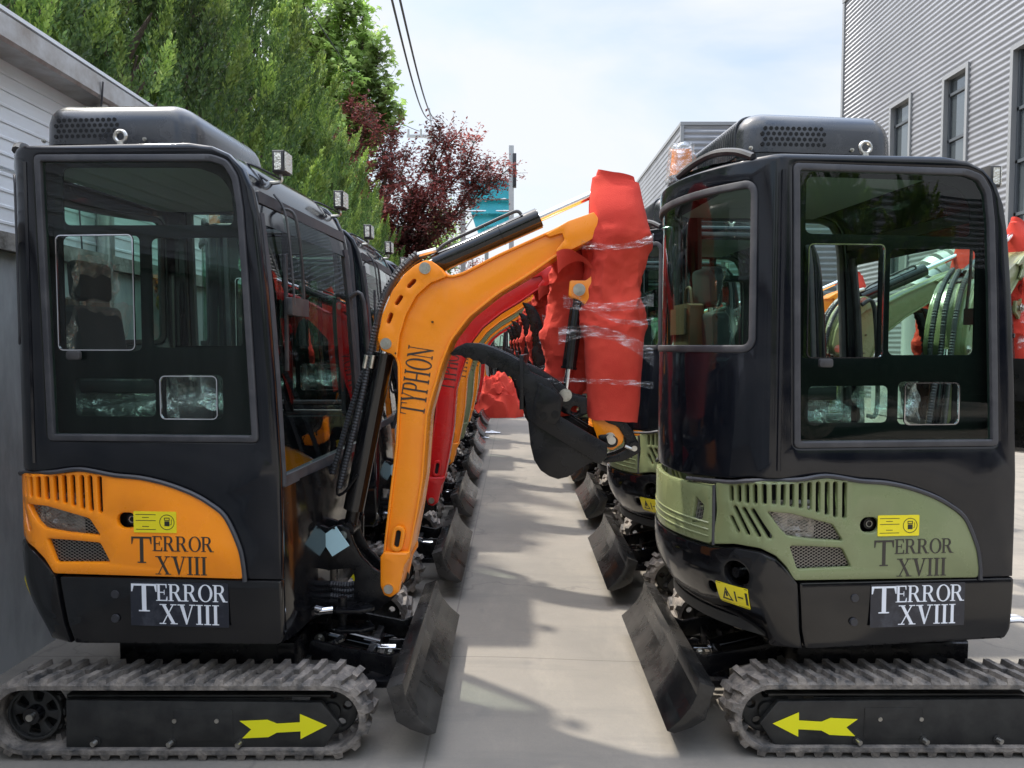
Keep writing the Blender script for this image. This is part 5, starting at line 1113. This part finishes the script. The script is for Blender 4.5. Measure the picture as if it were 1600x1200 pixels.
# ------------------------------------------------------------------ red cloths round the arms
def ridged(p): 
    v = 0; a = 1; f = 1
    for k in range(4): v += a*(1-abs(noise.noise(p*f))*2); a *= .5; f *= 2.1
    return v
def make_cloth():
    r = empty('red_wrapping_cloth')
    ed = [(255, 930, 1001), (262, 927, 1003), (300, 921, 1008), (350, 921, 1018), (400, 922, 1020), (430, 918, 1016), (480, 916, 1013), (545, 914, 1008), (600, 916, 1004), (630, 916, 1001), (655, 916, 998)]
    def row(y):
        for a, b in zip(ed[:-1], ed[1:]):
            if a[0] <= y <= b[0]: t = (y-a[0])/(b[0]-a[0]); return a[1]+(b[1]-a[1])*t, a[2]+(b[2]-a[2])*t
        return ed[-1][1:]
    K = MB(); NU, NV = 96, 120
    def f(i, j):
        y = 255+400*j; x0, x1 = row(y); yy = y+(14*(.5+.5*cos(2*pi*i)) if 0 else 0); a = S(x0, y, -.12); b = S(x1, y, -.12); cu = (a[0]+b[0])/2; ru = (b[0]-a[0])/2; th = 2*pi*i; z = a[1]-.035*(.5+.5*cos(th))*(1-sst(0, .1, j))-.02*(.5+.5*cos(th))*sst(.9, 1, j)
        k = (.03+.10*sst(.0, .22, j))*(1-.30*sst(.75, 1, j))
        e = 1.0 if j > .03 else .85
        su = abs(cos(th))**.75*(1 if cos(th) > 0 else -1); sv = abs(sin(th))**.8*(1 if sin(th) > 0 else -1)
        p = Vector((cu+ru*su*e, -k*sv*.9-.0, z)); q = Vector((p.x*2.2, p.y*2.6, p.z*2.4)); am = .003+.046*sst(.18, .36, j)*(1-sst(.58, .72, j)*.9)
        n = Vector((su, -sv, 0)).normalized()
        creas = ridged(q*1.0+Vector((0, 0, 3)))-.9
        p += n*creas*am+noise.noise_vector(q*.7)*am*.6
        if j > .93: p.z += .012*noise.noise(Vector((i*7, 0, 2)))
        return p
    K.grid(f, NU, NV, 'red_felt'); K.build('outer_sheet', r, angle=24)
    K = MB()
    def g(i, j):
        y = 388+262*j; cx = 889+12*sin(j*4)-3; wd = 38-8*cos(j*6); a = S(cx, y, .02); ru = wd*.0029; th = 2*pi*i; p = Vector((a[0]+ru*cos(th), .11-.06*sin(th), a[1])); q = p*4.2
        return p+Vector((cos(th), -sin(th), 0))*(ridged(q)-.9)*.03+noise.noise_vector(p*5)*.03
    K.grid(g, 60, 60, 'red_felt'); K.build('inner_sheet', r, angle=22)
    K = MB()
    def h(i, j):
        a = S(874+52*i, 395+30*j+25*i*(1-j)-16*sin(pi*i), -.06); p = Vector((a[0], -.10+.05*sin(3*i)*j, a[1])); return p+noise.noise_vector(p*9)*.025
    K.grid(h, 20, 12, 'red_felt'); K.build('loose_flap', r, angle=22)
    for k, (y0, y1, y2, hgt, ex) in enumerate(((470, 492, 468, .055, 880), (525, 500, 560, .075, 872), (598, 590, 602, .030, 832), (378, 400, 372, .04, 905), (455, 520, 500, .03, 892))):
        K = MB()
        def fl(i, j, y0=y0, y1=y1, y2=y2, hgt=hgt, ex=ex, k=k):
            x = ex+(1021-ex)*i; y = (1-i)**2*y0+2*i*(1-i)*y1+i*i*y2; a = S(x, y, -.16); t = sst(ex, 925, x)
            p = Vector((a[0], -.19+.10*(1-t)+.02*((x-965)/50)**2*t, a[1]+hgt*(j-.5)*(1-.4*sin(pi*i)))); return p+Vector((0, .01*noise.noise(Vector((i*9, j*5, k))), .004*noise.noise(Vector((i*14, 0, k)))))
        K.grid(fl, 40, 6, 'stretch_film'); K.build('stretch_film', r)
    return r
cl = make_cloth()
def cloth_copy(src, x, y, z, rz, label, g, first=[True]):
    if first[0]: first[0] = False; r = src
    else:
        r = src.copy(); link(r)
        for o in src.children: c = o.copy(); link(c); c.parent = r
    r.location = (x, y, z); r.rotation_euler = (0, 0, rz); tag(r, label, 'cloth', g); return r
cg = 'red cloths wrapped round excavator arms'
cloth_copy(cl, LX, 3.53, 0, LYAW, 'large red felt cloth film-wrapped round the front orange arm, hanging left of the right cab', cg)
for (x, _, y, pt, sw, lab, tb), o in zip(left[1:], ('red boomed excavator behind the front one', 'third excavator of the left row', 'olive fourth excavator of the left row', 'fifth excavator of the left row', 'sixth excavator of the left row', 'last excavator of the left row')):
    cloth_copy(cl, x, y, 0, 0, 'red cloth wrapped round the arm of the '+o, cg)
for (x, y, pt, yw, sw, lab), o in zip(right, ('front excavator of the right row', 'second excavator of the right row', 'third excavator of the right row', 'fourth excavator of the right row', 'fifth excavator of the right row', 'sixth excavator of the right row')):
    m_ = Matrix.Translation((x, y, RZ)) @ Rz(yw) @ Rz(sw, PIVOT); q = cloth_copy(cl, 0, 0, 0, 0, 'red cloth wrapped round the arm of the '+o, cg); q.location = m_.to_translation(); q.rotation_euler = (0, 0, yw+sw)
for x, y, pt, yw, lab, gp in fac: cloth_copy(cl, x, y, gz(x), yw, 'red cloth on the arm of the '+lab.split(',')[0].replace('mini ', '').replace('across the far end of the aisle', 'ending the aisle'), cg)
# heap of red felt
def heap(loc, sc3, label, seed):
    K = MB()
    def f(i, j):
        th = 2*pi*i; r_ = j; x = cos(th)*r_; y = sin(th)*r_; h = (max(0, 1-r_**2.4))**.7; q = Vector((x*2.2+seed, y*2.2, h*1.6))
        rd = ridged(Vector((q.x*.7, q.y*.7, q.z*2.2))); p = Vector((x, y, h*(.80+.16*rd)*.75+.02)); 
        p += noise.noise_vector(Vector((q.x*1.2, q.y*1.2, q.z*2.6)))*.16; 
        if j > .97: p.z = .0
        return Vector((p.x*sc3[0], p.y*sc3[1], max(p.z, 0)*sc3[2]))
    K.grid(f, 90, 44, 'red_felt'); o = K.build('red_cloth_heap', angle=20); o.location = loc; tag(o, label, 'cloth'); return o
hp = at(773, 641, 17.3)
heap((hp[0]+.02, 17.4, gz(0)), (.60, .5, 1.25), 'crumpled heap of red felt lying at the far end of the aisle', 5)
def litter(px, py, s, label):
    lo, hi = 2, 60
    for _ in range(50):
        mid = (lo+hi)/2; p = at(px, py, mid)
        if p[2] > gz(p[0]): lo = mid
        else: hi = mid
    p = at(px, py, lo); K = MB(); K.grid(lambda i, j: (s*(i-.5)*2+.03*noise.noise(Vector((i*5, j*5, 1))), s*(j-.5), .012+max(0, .08*s*5*(noise.noise(Vector((i*3, j*3, px)))+.25))*sin(pi*i)*sin(pi*j)), 12, 10, 'litter'); o = K.build('plastic_scrap', angle=20); o.location = (p[0], p[1], gz(p[0])+.004); tag(o, label, 'litter')
litter(768, 677, .16, 'crumpled clear plastic scrap on the concrete near the left blades, farther piece')
litter(756, 685, .09, 'small crumpled plastic scrap beside the larger plastic piece')
def trailer():
    r = empty('flatbed_trailer', (10.2, 13.0, gz(9))); tag(r, 'long black trailer standing along the workshop wall at the right edge', 'trailer')
    K = MB(); K.box((-.35, -4.0, .28), (.45, 5.0, 1.28), 'steel_black', bev=.03); K.box((-.40, -4.1, 1.285), (.5, 5.1, 1.36), 'frame_black', bev=.01); K.build('bed', r)
    K = MB(); K.box((-.42, -4.1, .10), (-.36, 5.1, .16), 'beacon_amber'); K.build('side_guard', r, smooth=False)
    for y in (-2.5, 1.2, 3.4):
        K = MB(); K.cyl((-.2, y, .35), (.1, y, .35), .35, 'track_rubber', 28); w_ = K.build('wheel', r); K = MB(); K.cyl((-.21, y, .35), (-.19, y, .35), .18, 'steel_galv', 20); K.build('rim', w_)
trailer()
def truck():
    """stands behind the photographer; mirrored in the right cab's glass"""
    r = empty('parked_truck', (8.6, -8.0, gz(5))); tag(r, 'dark box truck parked behind the camera, seen as a reflection', 'truck')
    K = MB(); K.box((-3.6, -1.1, .75), (2.6, 1.1, 2.95), 'steel_black', bev=.04); K.build('body', r); K = MB(); K.box((2.68, -1.05, .5), (4.3, 1.05, 2.3), 'steel_black', bev=.12); c_ = K.build('driver_cab', r); K = MB(); K.box((3.0, 1.052, 1.45), (4.0, 1.06, 2.05), 'window_glass', bev=.002); K.build('window', c_)
    for u in (-2.6, -1.6, 3.4):
        K = MB(); K.cyl((u, .75, .48), (u, 1.08, .48), .48, 'track_rubber', 28); w_ = K.build('wheel', r); K = MB(); K.cyl((u, 1.08, .48), (u, 1.1, .48), .24, 'steel_galv', 20); K.build('rim', w_)
truck()
